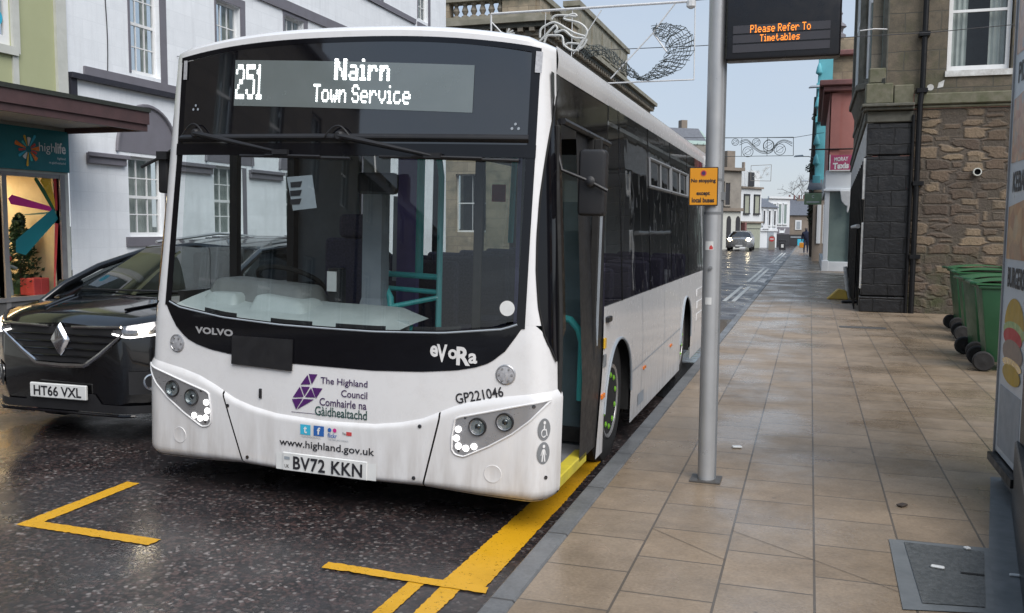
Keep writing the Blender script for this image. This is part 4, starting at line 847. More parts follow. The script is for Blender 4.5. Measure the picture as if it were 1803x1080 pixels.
# ================================================================== cars
def car(name, label, paint, loc, lights_only=False, plate=None, group=None):
    C_ = tag(empty(name, loc), label, 'car', group); Wd = .92; b = MB()
    def wy(y): return Wd*(1-.40*(max(0, .55-y)/.55)**2.4)*(1-.10*(max(0, y-3.7)/.7)**2)
    def zh(y): return lerp(y, [(0, .80), (.08, .865), (.2, .915), (.5, .985), (1.0, 1.06), (1.3, 1.09)])
    def sec(y):
        w = wy(y); zb = lerp(y, [(0, .30), (.1, .24), (.4, .22), (4.1, .22), (4.4, .34)])
        belt = lerp(y, [(0, .83), (.3, .90), (1.0, .97), (2.5, 1.01), (4.2, 1.05), (4.4, .97)]); top = lerp(y, [(0, .88), (.08, .935), (.2, .97), (.5, 1.01), (.8, 1.05), (1.3, 1.10), (4.2, 1.13), (4.4, 1.0)])
        return [(w*.90, zb), (w*.985, zb+.10), (w, lerp(.5, [(0, zb+.1), (1, belt)])), (w*.985, belt-.06), (w*.955, belt), (w*.90, lerp(.6, [(0, belt), (1, top)])), (w*.70, top-.012), (w*.38, top+.008), (0, top+.018)]
    ys = [0, .03, .08, .15, .25, .4, .55, .75, 1.0, 1.3, 1.7, 2.2, 2.8, 3.4, 3.9, 4.2, 4.35, 4.4]
    pts = []
    for y in ys:
        h = sec(y); full = [(-x, z) for x, z in h]+[(x, z) for x, z in h[::-1][1:]]; pts.append([(x, y, z) for x, z in full])
    n = len(pts[0]); b.add([p for r in pts for p in r], [(j*n+i, j*n+i+1, (j+1)*n+i+1, (j+1)*n+i) for j in range(len(ys)-1) for i in range(n-1)]); b.poly(pts[0]); b.poly(pts[-1])
    # roof and pillars
    def gh(t):   # greenhouse section at station t: (y, half width bottom, z bottom, half width top, z top)
        return t
    RF_ = [(1.62, .60, 1.43), (1.9, .63, 1.485), (2.6, .645, 1.51), (3.4, .63, 1.495), (4.05, .58, 1.43)]
    k = len(RF_); rv = []
    for y, w, z in RF_: rv += [(-w, y, z-.05), (-w*.8, y, z-.012), (0, y, z+.012), (w*.8, y, z-.012), (w, y, z-.05)]
    b.add(rv, [(j*5+i, j*5+i+1, (j+1)*5+i+1, (j+1)*5+i) for j in range(k-1) for i in range(4)])
    for sg in (1, -1):
        b.tube([(sg*.845, .64, .965), (sg*.80, .86, 1.11), (sg*.73, 1.18, 1.25), (sg*.60, 1.64, 1.385)], .032, 8); b.tube([(sg*.60, 1.64, 1.385), (sg*.645, 2.6, 1.455), (sg*.58, 4.05, 1.39)], .03, 8); b.tube([(sg*.58, 4.05, 1.38), (sg*.78, 4.38, 1.05)], .05, 8); b.tube([(sg*.86, 2.75, 1.0), (sg*.645, 2.75, 1.46)], .035, 8)
        if not lights_only: b.tube([(sg*.62, 1.8, 1.46), (sg*.66, 2.8, 1.535), (sg*.60, 3.9, 1.47)], .016, 6, 1)
    b.tube([(-.60, 1.64, 1.395), (0, 1.58, 1.44), (.60, 1.64, 1.395)], .025, 6)
    body_ = b.build('body', [paint, 'steel'], C_, smooth=48, weld=True)
    g = MB(); g.grid(lambda a, t: (lambda w, y: (w*(2*a-1), y+(.12*(2*a-1)**2-.07), 1.03+.405*t))(.83-.24*t, .70+.94*t), 12, 8); ws_ = g.build('windscreen', 'car_glass', C_, smooth=60)
    g = MB()
    for sg in (1, -1): g.add([(sg*.86, .80, 1.0), (sg*.60, 1.66, 1.395), (sg*.645, 2.8, 1.46), (sg*.58, 4.0, 1.38), (sg*.82, 4.25, 1.03), (sg*.86, 2.75, 1.0)], [(0, 1, 2, 5), (5, 2, 3, 4)])
    g.add([(-.58, 4.08, 1.40), (.58, 4.08, 1.40), (.76, 4.40, 1.06), (-.76, 4.40, 1.06)], [(0, 1, 2, 3)]); g.build('side_window', 'car_glass', C_)
    g = MB(); g.box(-.80, .80, 1.0, 4.2, .9, .98); 
    for x in (-.38, .38): g.box(x-.24, x+.24, 2.3, 2.5, .98, 1.35); g.box(x-.13, x+.13, 2.32, 2.42, 1.36, 1.50)
    g.build('cabin', 'rubber', C_, bevel=.03)
    def yf(x, z=.6):   # front face: y of the nose at half width x
        x = abs(x); c = .60*Wd
        return 0 if x < c else .55*(1-((1-min(x, Wd*.999)/Wd)/.40)**(1/2.4)) if x < Wd else .55
    NP = lambda x, z, o=.006: (x, yf(x)-o-(.02 if z < .62 else 0), z)
    def patch(mb, us, lo, hi, off=.006, m=0, nz_=3):
        n_ = len(us); mb.add([(lambda p: p)((u, yf(u)-off+max(0, lo(u)+(hi(u)-lo(u))*j/nz_-.86)*.75, lo(u)+(hi(u)-lo(u))*j/nz_)) for j in range(nz_+1) for u in us], [(j*n_+i, j*n_+i+1, (j+1)*n_+i+1, (j+1)*n_+i) for j in range(nz_) for i in range(n_-1)], m)
    U = lambda a, c, n_=16: [a+(c-a)*i/n_ for i in range(n_+1)]
    if not lights_only:
        g = MB(); patch(g, U(-.55, .55, 24), lambda u: lerp(A(u), [(0, .60), (.24, .60), (.36, .68), (.55, .84)]), lambda u: lerp(A(u), [(0, .865), (.4, .872), (.55, .88)]), .008)
        gr2 = g.build('grille', 'black_trim', C_); g = MB()
        for i in range(4): z = .655+.052*i; h = lerp(z, [(.60, .26), (.68, .36), (.84, .55), (1, .55)])-.02; g.tube([(x, yf(x)-.016, z) for x in U(-h, h, 10)], .007, 5)
        g.build('slat', 'black_gloss', gr2); g = MB()
        g.tube([(x, yf(x)-.020, lerp(A(x), [(0, .585), (.22, .592), (.35, .675), (.56, .835)])) for x in U(-.56, .56, 36)], .020, 8, rs=[.006+.018*(1-abs(i/18-1))**.5 for i in range(37)])
        for x0 in (-.55, .11): g.tube([(x, yf(x)-.018, lerp(A(x), [(0, .868), (.55, .885)])) for x in U(x0, x0+.44, 8)], .011, 6)
        g.build('chrome_trim', 'chrome', gr2)
        g = MB(); P = lambda x, z, o: (x, -.012-o, .775+z); o4 = [(0, .135), (.092, 0), (0, -.135), (-.092, 0)]
        g.hexa([P(x, z, 0) for x, z in o4], [P(x*.75, z*.75, .035) for x, z in o4])
        g.build('badge', 'chrome', C_, bevel=.006)
    for sg in (1, -1):
        g = MB(); xs = [sg*x for x in U(.47, .90, 20)]
        lo = lambda u: lerp(A(u), [(.47, .825), (.60, .80), (.75, .82), (.90, .90)]); hi = lambda u: lerp(A(u), [(.47, .875), (.62, .90), (.78, .93), (.90, .955)])
        patch(g, xs, lo, hi, .012, nz_=4); hl = g.build('headlight', 'car_lens', C_, smooth=60)
        mt = Matrix.Translation((sg*.67, yf(.67)-.014, .86)) @ Vector((sg*.25, -1, 0)).to_track_quat('Z', 'Y').to_matrix().to_4x4()
        g = MB(); q_ = 3.2 if lights_only else 1; g.lathe([(.042*q_, 0), (.038*q_, .012), (.022*q_, .018), (.001, .02)], 20, mat=mt); g.build('bulb', 'headlamp', hl)  # distant car: bulb disc enlarged, headlamp glare put into its size
        g = MB(); g.tube([(u, yf(u)-.016, lo(u)+.008) for u in xs], .006, 6); g.build('light_bar', 'drl' if not lights_only else 'headlamp', hl)
        if not lights_only:
            g = MB(); patch(g, [sg*x for x in U(.58, .86, 10)], lambda u: .38+.02*A(u), lambda u: .56+.0*u, .010); g.build('fog_surround', 'black_plastic', C_)
            mt = Matrix.Translation((sg*.71, yf(.71)-.012, .48)) @ Vector((sg*.5, -1, 0)).to_track_quat('Z', 'Y').to_matrix().to_4x4()
            g = MB(); g.lathe([(.062, 0), (.062, .012), (.052, .014), (.046, .004), (.02, -.004), (.001, -.004)], 22, mat=mt, ms=[0, 0, 0, 1, 1]); g.build('fog_lamp', ['chrome', 'lamp_dark'], C_)
    if not lights_only:
        g = MB(); patch(g, U(-.70, .70, 24), lambda u: .25, lambda u: .31 if A(u) > .3 else .38, .010); g.build('lower_intake', 'black_plastic', C_)
        g = MB(); g.tube([(x, yf(x)-.022, .235) for x in U(-.62, .62, 20)], .012, 6); g.build('lip', 'black_gloss', C_)
        for sg in (1, -1):
            g = MB(); g.box(-.10, .10, -.06, .06, -.07, .07); g.build('door_mirror', paint, C_, bevel=.03, segs=3, loc=(sg*1.02, 1.15, 1.06)); 
        g = MB(); g.tube([(-.55, .78, 1.085), (.1, .70, 1.09)], .008, 6); g.tube([(.05, .72, 1.09), (.62, .80, 1.085)], .008, 6); g.build('wiper', 'black_trim', C_)
        for sg in (1, -1): g = MB(); g.tube([(sg*.38, .22, .985), (sg*.48, .5, 1.018), (sg*.54, .75, 1.045)], .010, 6); g.build('bonnet_crease', paint, C_)
    g = MB(); x = -.02 if plate else 0; g.box(x-.26, x+.26, -.045, -.02, .335, .445); npl = g.build('number_plate', 'plate_white', C_, bevel=.006)
    if plate: k = MB(); put_text(k, text2d(plate, bold=.02, fit=(.44, .075)), lambda a, c: (x+a, -.0475, .39+c)); k.build('characters', 'letter_black', npl)
    for y in (.82, 3.55):
        for sg in (1, -1):
            mt = Matrix.Translation((sg*.80, y, .34)) @ Matrix.Rotation(sg*R(90), 4, 'Y'); g = MB(); g.lathe([(.20, -.10), (.31, -.10), (.34, -.06), (.34, .07), (.31, .115), (.22, .12)], 28, mat=mt); w = g.build('wheel', 'tyre', C_)
            g = MB(); g.lathe([(.22, .115), (.20, .10), (.07, .07), (.05, .10), (.01, .10)], 24, mat=mt); g.build('rim', 'silver', w)
    return C_
car('parked_car', 'black crossover car with lit headlights passing on the offside of the white bus', 'car_black', (-5.22, 5.30, zroad(-5.2)+.0), plate='HT66 VXL').name = 'black_car'
car('oncoming_car', 'small silver car with bright headlights far up the road beyond the bus', 'car_silver', (-5.05, 70, zroad(-5)), lights_only=True)

# ================================================================== bus stop pole with display and notice
P0 = (-.583, 5.813)
PO = tag(empty('bus_stop_pole', (P0[0], P0[1], .10)), 'tall grey bus stop pole with a black electronic display and an orange-yellow notice', 'bus stop')
k = MB(); k.lathe([(.054, 0), (.054, 3.3)], 24, mat=Matrix.Translation((0, 0, 0))); k.build('pole', 'steel', PO, smooth=40)
k = MB(); k.box(.040, .062, -.012, .012, .0, 3.3); k.build('cable_channel', 'cab_grey', PO)
k = MB(); k.box(-.095, .095, -.09, .09, .0015, .010); k.build('base_plate', 'iron', PO)
k = MB(); k.box(0, .66, -.06, .06, 0, .56); dsp = k.build('display', 'display_case', PO, bevel=.022, segs=3, loc=(.055, -.02, 2.615))
k = MB()
for i in range(3): k.box(.045, .60, -.064, -.058, .045+.056*i, .045+.056*i+.047)
k.build('matrix_row', 'display_bar', dsp)
k = MB(); fd = lambda x, z: (x, -.0665, z); dots(k, 'Please Refer To', .148, .488, .161, .200, fd, fill=.5); dots(k, 'Timetables', .205, .428, .107, .142, fd, fill=.5); k.build('lettering', 'led_amber', dsp)
k = MB(); k.box(-.085, .085, -.005, .005, -.115, .115); nb = k.build('notice_board', 'sign_yellow', PO, bevel=.004, loc=(-.055, -.065, 1.862))
k = MB()
for q in ((-.088, .088, -.004, .006, .114, .119), (-.088, .088, -.004, .006, -.119, -.114), (-.089, -.084, -.004, .006, -.114, .114), (.084, .089, -.004, .006, -.114, .114)): k.box(*q)
k.build('border', 'letter_black', nb)
k = MB()
for s_, w_, z in (('No stopping', .150, .034), ('except', .082, -.045), ('local buses', .136, -.083)): put_text(k, text2d(s_, bold=.035, fit=(w_, .030)), lambda x, y: (x, -.0065, z+y)); k.build('lettering', 'letter_black', nb); k = MB()
k = MB(); disc(k, lambda a, c, h: (a, -.0065-h, .082+c), .018, 0); disc(k, lambda a, c, h: (a, -.0072-h, .082+c), .012, 0, m=1); k.build('clearway_symbol', ['red', 'letter_purple'], nb)
k = MB()
for z in (1.70, 1.905): k.lathe([(.056, z-.008), (.057, z+.008)], 20)
k.build('clamp_band', 'cab_grey', PO)
k = MB(); k.box(.05, .075, -.02, .01, 1.78, 1.83); k.lathe([(.012, 0), (.012, .012), (.001, .014)], 12, mat=Matrix.Translation((0, -.054, 1.36)) @ Matrix.Rotation(R(90), 4, 'X')); k.build('bolt', 'cab_grey', PO)
k = MB(); k.grid(lambda a, t: (.0555*math.sin(-.7+.95*a), -.0555*math.cos(-.7+.95*a), 1.47+.055*t), 8, 1); k.grid(lambda a, t: (.056*math.sin(-.2+.4*a), -.056*math.cos(-.2+.4*a), 1.475+.028*t*(1-.5*abs(2*a-1))), 8, 1, 1); k.build('torn_sticker', ['plate_white', 'red'], PO)
k = MB(); k.grid(lambda a, t: (.0555*math.sin(-.55+.75*a), -.0555*math.cos(-.55+.75*a), 1.13+.045*t), 8, 1); k.build('white_sticker', 'plate_white', PO)

# ================================================================== left side: shop and white building
X0 = -11.0
SH = tag(empty('shop_building', (X0, 6, .13)), 'shop with teal signboard, brown-edged canopy, lit window and olive upper wall', 'shop')
def P_(name, mat, fn, parent, **kw): k = MB(); fn(k); return k.build(name, mat, parent, **kw)
def local(o, fr): l = o.location; return lambda a, b, c: tuple(Vector(fr(a, b, c))-l)
fr = local(SH, FXp(X0))
k = MB(); wall_holes(k, fr, 2.0, 11.22, 3.2, 6.3, [(8.6, 10.42, 4.25, 5.9)], .1); wall_holes(k, fr, 2.0, 11.40, .13, 3.2, [(7.4, 10.14, .6, 2.46), (10.22, 11.20, .6, 2.46)], .12, 1); k.fbox(fr, 2.0, 11.4, 6.3, 6.5, -6, .2); k.fbox(fr, 2.0, 2.1, .13, 6.3, -6, -.01)
k.build('wall', ['olive', 'cream_strip'], SH)
band(SH, 'pilaster', 'cream_strip', fr, (11.22, 11.42, 3.2, 6.3, -.1, .05)); band(SH, 'panel_batten', 'cream_strip', fr, (10.42, 10.52, 3.2, 4.15, 0, .03), (10.42, 10.54, 4.15, 6.3, 0, .05), (8.5, 10.5, 4.12, 4.24, 0, .06))
w = sash_window(SH, fr, 8.62, 10.42, 4.25, 5.88, cols=2, rows=1, meet=False, inset=.02, fw=.09, curtain=False)
k = MB(); disc(k, lambda a, c, h: fr(10.20+a, 4.62+c, -.03), .12, 0); k.build('round_poster', 'cyan', w)
# canopy
k = MB(); k.fbox(fr, 2.0, 11.40, 3.28, 3.38, 0, 1.5); k.fbox(fr, 2.0, 11.44, 3.38, 3.44, -.05, 1.55, 1); k.fbox(fr, 2.0, 11.42, 3.10, 3.28, 1.44, 1.50, 0); k.fbox(fr, 2.0, 11.43, 3.20, 3.385, 1.50, 1.53, 0); k.fbox(fr, 11.36, 11.42, 3.10, 3.28, 0, 1.44, 0); k.fbox(fr, 2.0, 11.36, 3.18, 3.279, 0, 1.44, 2); k.build('canopy', ['fascia_wood', 'canopy_felt', 'soffit'], SH)
# signboard
sb_ = band(SH, 'signboard', 'sign_teal', fr, (8.0, 11.38, 2.50, 3.12, .002, .05)); 
k = MB(); put_text(k, text2d('high', bold=-.004, fit=(.30, .17)), lambda a, c: fr(10.95+a, 2.835+c, .056)); put_text(k, text2d('life', bold=.022, fit=(.20, .165)), lambda a, c: fr(11.21+a, 2.86+c, .056))
for s_, w_, z in (('highland', .16, 2.70), ('na g\u00e0idhealtachd', .32, 2.63)): put_text(k, text2d(s_, fit=(w_, None)), lambda a, c: fr(11.30-w_/2+a, z+c, .056))
k.build('lettering', 'letter_white', sb_)
star_m = ['orange', 'red', 'cyan', 'letter_white', 'amber', 'teal']
k = MB()
for i in range(14):
    a = i*2*math.pi/14+.1; l = (.20, .15, .24, .17)[i % 4]; w_ = .022 if i % 3 else .035
    k.poly([fr(10.60+x, 2.80+z, .056+.0006*i) for x, z in [(.05*math.cos(a)-.006*math.sin(a), .05*math.sin(a)+.006*math.cos(a)), (.05*math.cos(a)+.006*math.sin(a), .05*math.sin(a)-.006*math.cos(a)), (l*math.cos(a)+w_*math.sin(a), l*math.sin(a)-w_*math.cos(a)), (l*1.06*math.cos(a), l*1.06*math.sin(a)), (l*math.cos(a)-w_*math.sin(a), l*math.sin(a)+w_*math.cos(a))]], i % 6)
k.build('star_emblem', star_m, sb_)
# shopfront glazing and display
band(SH, 'shop_frame', 'shop_frame', fr, (10.14, 10.22, .13, 2.46, -.10, .03), (11.20, 11.30, .13, 2.46, -.10, .03), (7.4, 11.2, 2.40, 2.46, -.08, .02), (7.4, 11.2, .58, .64, -.08, .05))
band(SH, 'stall_riser', 'grey_stone', fr, (7.4, 11.3, .13, .58, -.05, .02))
k = MB(); k.poly([fr(10.22, .64, -.04), fr(11.2, .64, -.04), fr(11.2, 2.4, -.04), fr(10.22, 2.4, -.04)]); k.poly([fr(7.4, .64, -.04), fr(10.14, .64, -.04), fr(10.14, 2.4, -.04), fr(7.4, 2.4, -.04)]); gl_ = k.build('shop_window', 'clear_glass', SH)
k = MB(); cx, cz = 11.17, 1.92; n = 0
for x0, z0, x1, z1, w0, w1, m in ((cx, cz, 10.35, 2.06, .03, .07, 0), (cx, cz, 10.80, 2.38, .06, .03, 1), (cx, cz, 10.98, 2.39, .01, .10, 2), (cx+.01, cz, 11.19, 2.39, .03, .05, 3), (cx, cz-.03, 10.55, 1.84, .02, .006, 4), (cx, cz-.05, 10.48, 1.36, .10, .14, 5), (cx+.01, cz-.2, 11.08, .75, .05, .015, 3)):
    d = Vector((x1-x0, z1-z0)).normalized(); q = Vector((-d.y, d.x)); n += 1
    k.poly([fr(min(11.198, x0+q.x*w0), z0+q.y*w0, -.034+.001*n), fr(min(11.198, x0-q.x*w0), z0-q.y*w0, -.034+.001*n), fr(min(11.198, x1-q.x*w1), z1-q.y*w1, -.034+.001*n), fr(min(11.198, x1+d.x*w1*.8), z1+d.y*w1*.8, -.034+.001*n), fr(min(11.198, x1+q.x*w1), z1+q.y*w1, -.034+.001*n)], m)
k.build('window_sticker', ['pink', 'bin_lid', 'amber', 'red', 'sage', 'sign_teal'], gl_)
k = MB(); k.fbox(fr, 7.3, 11.3, .6, 2.5, -2.6, -2.5); k.fbox(fr, 11.25, 11.30, .6, 2.5, -2.5, -.1); k.fbox(fr, 7.3, 7.4, .6, 2.5, -2.5, -.1); k.fbox(fr, 7.3, 11.3, .55, .6, -2.5, -.1); k.fbox(fr, 7.3, 11.3, 2.5, 2.55, -2.5, -.1); k.build('shop_interior', 'shop_wall', SH)
band(SH, 'slatwall', 'slat', fr, *[(8.6, 10.9, 1.0+.13*i, 1.11+.13*i, -2.49, -2.46) for i in range(7)], join=True)
band(SH, 'ceiling_lamp', 'shop_lamp', fr, (8.6, 10.9, 2.44, 2.48, -1.6, -.9))
def lp(a, b, c): return Vector(FXp(X0)(a, b, c))
TR = tag(empty('christmas_tree', lp(11.02, .62, -.62)), 'small green artificial Christmas tree standing inside the lit shop window', 'tree')
k = MB()
for i in range(7): z = .20+.155*i; r = .40*(1-i/7.6); leaf_cloud(k, (0, 0, z), (r, r, .12), 220, .075)
k.build('crown', 'fir', TR); P_('pot', 'bin_green', lambda k: k.lathe([(.13, 0), (.16, .2), (.16, .22)], 16), TR); P_('trunk', 'bark', lambda k: k.tube([(0, 0, .2), (0, 0, 1.0)], .02, 6), TR)
k = MB(); o = lp(10.42, .62, -.45); k.box(-.02, .02, -.18, .22, 0, .28); cardo = k.build('paper_card', 'letter_white', None, loc=o); cardo.name = 'window_card'; cardo.rotation_euler = (0, R(-15), 0)
cardo['kind'] = 'thing'; tag(cardo, 'white handwritten card leaning at the bottom of the shop window', 'card')
k = MB(); k.box(-.15, .15, -.11, .11, 0, .48); tag(k.build('blue_box', 'blue', None, bevel=.01, loc=lp(10.30, .62, -.75)), 'blue display box at the foot of the lit shop window', 'box')
k = MB(); k.box(-.14, .14, -.15, .15, 0, .26); k.box(-.146, .146, -.02, .02, .0, .264); tag(k.build('red_gift_box', 'red', None, bevel=.01, loc=lp(11.02, .62, -.35)), 'red patterned gift box in the right corner of the shop window', 'box')
k = MB()
for x in (-.10, .10): k.tube([(0, x, 0), (0, x*.7, .34), (0, x*.35, .52)], .03, 8)
k.tube([(0, -.18, .36), (0, 0, .48), (0, .2, .40)], .025, 8); k.lathe([(.001, -.09), (.07, -.05), (.085, .02), (.05, .09), (.001, .11)], 14, mat=Matrix.Translation((0, 0, .58))); k.tube([(0, -.04, .66), (0, -.10, .82)], .012, 6); k.tube([(0, .04, .66), (0, .10, .82)], .012, 6)
DL = k.build('soft_toy', 'post_grey', None, smooth=60, loc=lp(10.44, .64, -.30)); tag(DL, 'grey soft toy reindeer with a red nose in the shop window', 'toy'); P_('nose', 'red', lambda k: k.lathe([(.001, 0), (.035, .015), (.035, .03), (.001, .05)], 10, mat=Matrix.Translation((.07, 0, .56)) @ Matrix.Rotation(R(90), 4, 'Y')), DL)
k = MB(); k.fbox(lambda a, b, c: (c, a, b), -.13, .13, 0, .36, 0, .02); PF = k.build('framed_picture', 'letter_white', None, loc=lp(10.2, 1.42, -2.44)); tag(PF, 'white framed picture hung on the wooden slats inside the shop', 'picture'); P_('picture', 'post_grey', lambda k: k.fbox(lambda a, b, c: (c, a, b), -.08, .08, .06, .30, .02, .024), PF)

WB_ = tag(empty('white_building', (X0, 18, .13)), 'long white painted building with grey trim and small-paned sash windows behind the bus', 'building')
fr = local(WB_, FXp(X0)); y0, y1, zt_ = 11.42, 26.85, 11.0
low = [(12.72, 13.62, 1.50, 2.87), (15.05, 15.98, 1.50, 2.87), (17.6, 18.5, 1.5, 2.87), (20.2, 21.1, 1.5, 2.87), (23.4, 24.3, .15, 2.5)]
upw = [(12.86, 13.60, 4.27, 5.98), (15.22, 16.0, 4.30, 6.05), (17.62, 18.42, 4.5, 6.28), (20.4, 21.2, 4.5, 6.1), (24.72, 25.45, 7.72, 9.2), (21.6, 22.3, 7.72, 9.2), (18.2, 18.9, 7.72, 9.2), (23.2, 24.0, 4.5, 6.1), (14.6, 15.3, 7.72, 9.2)]
k = MB(); wall_holes(k, fr, y0, y1, .13, zt_, low+upw, .14); k.fbox(fr, y1-.01, y1, .13, zt_, -8, -.002); k.fbox(fr, y0, y1, zt_, zt_+.1, -8, .25); k.build('wall', 'white_brick', WB_)
for i, h in enumerate(low): sash_window(WB_, fr, *h, cols=3, rows=4, wide_curtain=.52)
for i, h in enumerate(upw): sash_window(WB_, fr, *h, cols=3, rows=4, wide_curtain=.28)
# grey painted surrounds
q = []
for a0, a1, b0, b1 in upw: q += [(a1, a1+.17, b0-.10, b1+.1, 0, .012), (a0-.05, a0, b0, b1, 0, .012), (a0-.06, a1+.17, b1, b1+.16, 0, .014) if a1 > 18 else (a0-.06, a1+.17, b1, b1+.16, 0, .014), (a0-.06, a1+.17, b0-.22, b0-.1, 0, .03)]
for a0, a1, b0, b1 in low[:4]: q += [(a1, a1+.13, b0-.1, b1, 0, .012), (a0-.10, a1+.13, b0-.16, b0, 0, .05)]
band(WB_, 'window_surround', 'grey_trim', fr, *q)
for a0, a1, b0, b1 in low[:4]:   # blind arches over the ground-floor windows
    c = (a0+a1)/2+.05; r = .72; k = MB()
    pts = [(c+r*math.cos(t), b1+.06+r*1.08*math.sin(t)) for t in [math.pi*i/20 for i in range(21)]]; k.hexa([fr(a, b, .002) for a, b in pts], [fr(a, b, .012) for a, b in pts])
    ring = [fr(c+(r+.04)*math.cos(t), b1+.06+(r+.04)*1.08*math.sin(t), .02) for t in [math.pi*i/20 for i in range(21)]]; k.tube(ring, .035, 6)
    k.build('arch_panel', 'grey_trim', WB_)
band(WB_, 'impost_moulding', 'grey_trim', fr, *[(a, b, 2.68, 2.85, .0, .07) for a, b in ((11.78, 12.62), (13.90, 14.95), (16.2, 17.4))], *[(a, b, 2.79, 2.86, .07, .11) for a, b in ((11.74, 12.66), (13.88, 14.97), (16.18, 17.42))], bevel=.008)
band(WB_, 'string_course', 'grey_trim', fr, (11.78, 26.2, 4.06, 4.20, 0, .04), (16.4, 20.6, 6.36, 6.58, 0, .05), (21.0, 24.5, 7.50, 7.64, 0, .05), (15.8, 16.4, 6.36, 6.58, 0, .05))
band(WB_, 'gutter', 'dark_gutter', fr, (11.46, 26.2, 3.97, 4.055, 0, .10), (11.47, 11.60, 3.40, 3.97, 0, .05))
P_('cable', 'wire', lambda k: k.tube([fr(12.30+.02*math.sin(z*3), z, .012) for z in [4.2+i*.25 for i in range(26)]], .008, 5), WB_)
P_('wall_bracket', 'post_grey', lambda k: (k.tube([fr(16.35, 5.1, .0), fr(16.35, 5.1, .12), fr(16.6, 5.1, .14)], .012, 6), k.tube([fr(16.6, 5.1, .14), fr(24.5, 6.8, .14)], .006, 4)), WB_)

# stone houses on the left behind the camera (their reflection shows in the bus glass)
def stone_house(name, label, ya, yb, h, mat, gm):
    o = tag(empty(name, (X0, (ya+yb)/2, .13)), label, 'house'); fr = local(o, FXp(X0)); hs = []
    n = max(2, int((yb-ya)/2.6))
    for i in range(n):
        c = ya+(yb-ya)*(i+.5)/n; hs += [(c-.5, c+.5, 1.0, 2.7), (c-.45, c+.45, 4.2, 5.9)]
    k = MB(); wall_holes(k, fr, ya, yb, .13, h, hs, .2); k.fbox(fr, yb-.02, yb, .13, h, -7, -.002); k.fbox(fr, ya, ya+.02, .13, h, -7, -.002); k.build('wall', mat, o)
    k = MB(); k.add([fr(ya, h, .2), fr(yb, h, .2), fr(yb, h+1.5, -3), fr(ya, h+1.5, -3), fr(yb, h, -6), fr(ya, h, -6)], [(0, 1, 2, 3), (3, 2, 4, 5)]); k.fbox(fr, ya, yb, h-.2, h, 0, .22); k.build('roof', 'slate', o)
    for c in (ya+.6, yb-.6): band(o, 'chimney', mat, fr, (c-.45, c+.45, h+.6, h+2.6, -3.6, -2.6)); 
    for hh in hs: sash_window(o, fr, *hh, cols=2, rows=2, inset=.14)
    return o
stone_house('stone_townhouse', 'taller dark stone townhouse behind the camera, reflected in the bus windscreen', -13, 1.9, 7.3, 'dark_ashlar', None)
stone_house('stone_townhouse', 'lower dark stone house farther back on the left, reflected in the bus glass', -30, -13.4, 5.6, 'dark_ashlar', None)

# ================================================================== bank with balustrade beyond the side street
BK = tag(empty('stone_bank', (X0, 50, .1)), 'large weathered stone bank with balustraded parapet and deep cornice rising behind the bus roof', 'building')
fs = local(BK, FYm(37.0)); fe = local(BK, FXp(X0))
k = MB(); ew = [(y-.7, y+.7, z0, z0+2.5) for z0 in (1.5, 6.2) for y in (40, 44, 48, 52, 56, 60)]; sw = [(x-.7, x+.7, z0, z0+2.5) for z0 in (1.5, 6.2) for x in (-14, -18, -22)]
wall_holes(k, fe, 37.0, 64, .1, 10.2, ew, .3, 1); wall_holes(k, fs, -26, -11, .1, 10.2, sw, .3, 0); k.fbox(fe, 37, 64, 10.0, 10.25, -14, -.05); k.fbox(fe, 63.9, 64, .1, 10.2, -14, -.01); k.build('wall', ['bank_x', 'bank_y'], BK)
def course(name, mat, z0, z1, p, e=64, **kw): k = MB(); k.fbox(fs, -26, -11+p, z0, z1, 0, p); k.fbox(fe, 37.0, e, z0, z1, 0, p-.002); return k.build(name, mat, BK, **kw)
course('cornice', 'bank_mossy', 10.14, 10.36, .62); course('cornice', 'cornice', 9.96, 10.14, .42); course('frieze', 'bank_y', 9.0, 9.12, .08); course('architrave', 'bank_y', 9.66, 9.90, .12)
for i in range(20): band(BK, 'modillion', 'bank_y', fs, (-20.8+.5*i, -20.8+.5*i+.22, 9.80, 9.96, .10, .40))
for i in range(54): band(BK, 'modillion', 'bank_y', fe, (37.1+.5*i, 37.32+.5*i, 9.80, 9.96, .10, .40))
k = MB(); k.fbox(fs, -26, -11.10, 10.36, 10.62, -.6, .05); k.fbox(fe, 37.02, 56, 10.362, 10.62, -.6, .05); k.fbox(fs, -26, -11.1, 11.25, 11.48, -.6, .12); k.fbox(fe, 36.9, 43.5, 11.25, 11.482, -.6, .125); k.fbox(fe, 43.5, 56, 10.62, 12.35, -.6, .02); k.fbox(fe, 43.4, 56.2, 12.35, 12.6, -.7, .14)
for i in range(5): k.fbox(fe, 44+2.4*i, 46+2.4*i, 10.9, 12.1, .02, .08)
k.build('parapet', 'bank_mossy', BK)
for a, c in ((-26, -18.5), (-16.1, -15.0), (-12.6, -11.15)): band(BK, 'parapet_pier', 'bank_x', fs, (a, c, 10.62, 11.25, -.5, .03))
band(BK, 'parapet_pier', 'bank_x', fe, (37.05, 38.6, 10.62, 11.25, -.5, .028), (42.6, 43.5, 10.62, 11.25, -.5, .03))
def bal(f, a): k = MB(); k.lathe([(.16, 0), (.16, .07), (.07, .12), (.15, .28), (.08, .50), (.14, .56), (.14, .63)], 10, mat=Matrix.Translation(Vector(f(a, 10.62, -.2)))); k.build('baluster', 'bank_y', BK)
for i in range(6): bal(fs, -18.2+.38*i)
for i in range(6): bal(fs, -14.75+.40*i)
for i in range(8): bal(fe, 38.9+.48*i)
k = MB(); k.fbox(fs, -15.0, -11.6, 11.48, 12.6, -1.4, -.5); k.build('attic_block', 'bank_mossy', BK)
for h in sw: sash_window(BK, fs, *h, cols=2, rows=2, inset=.25, curtain=False)
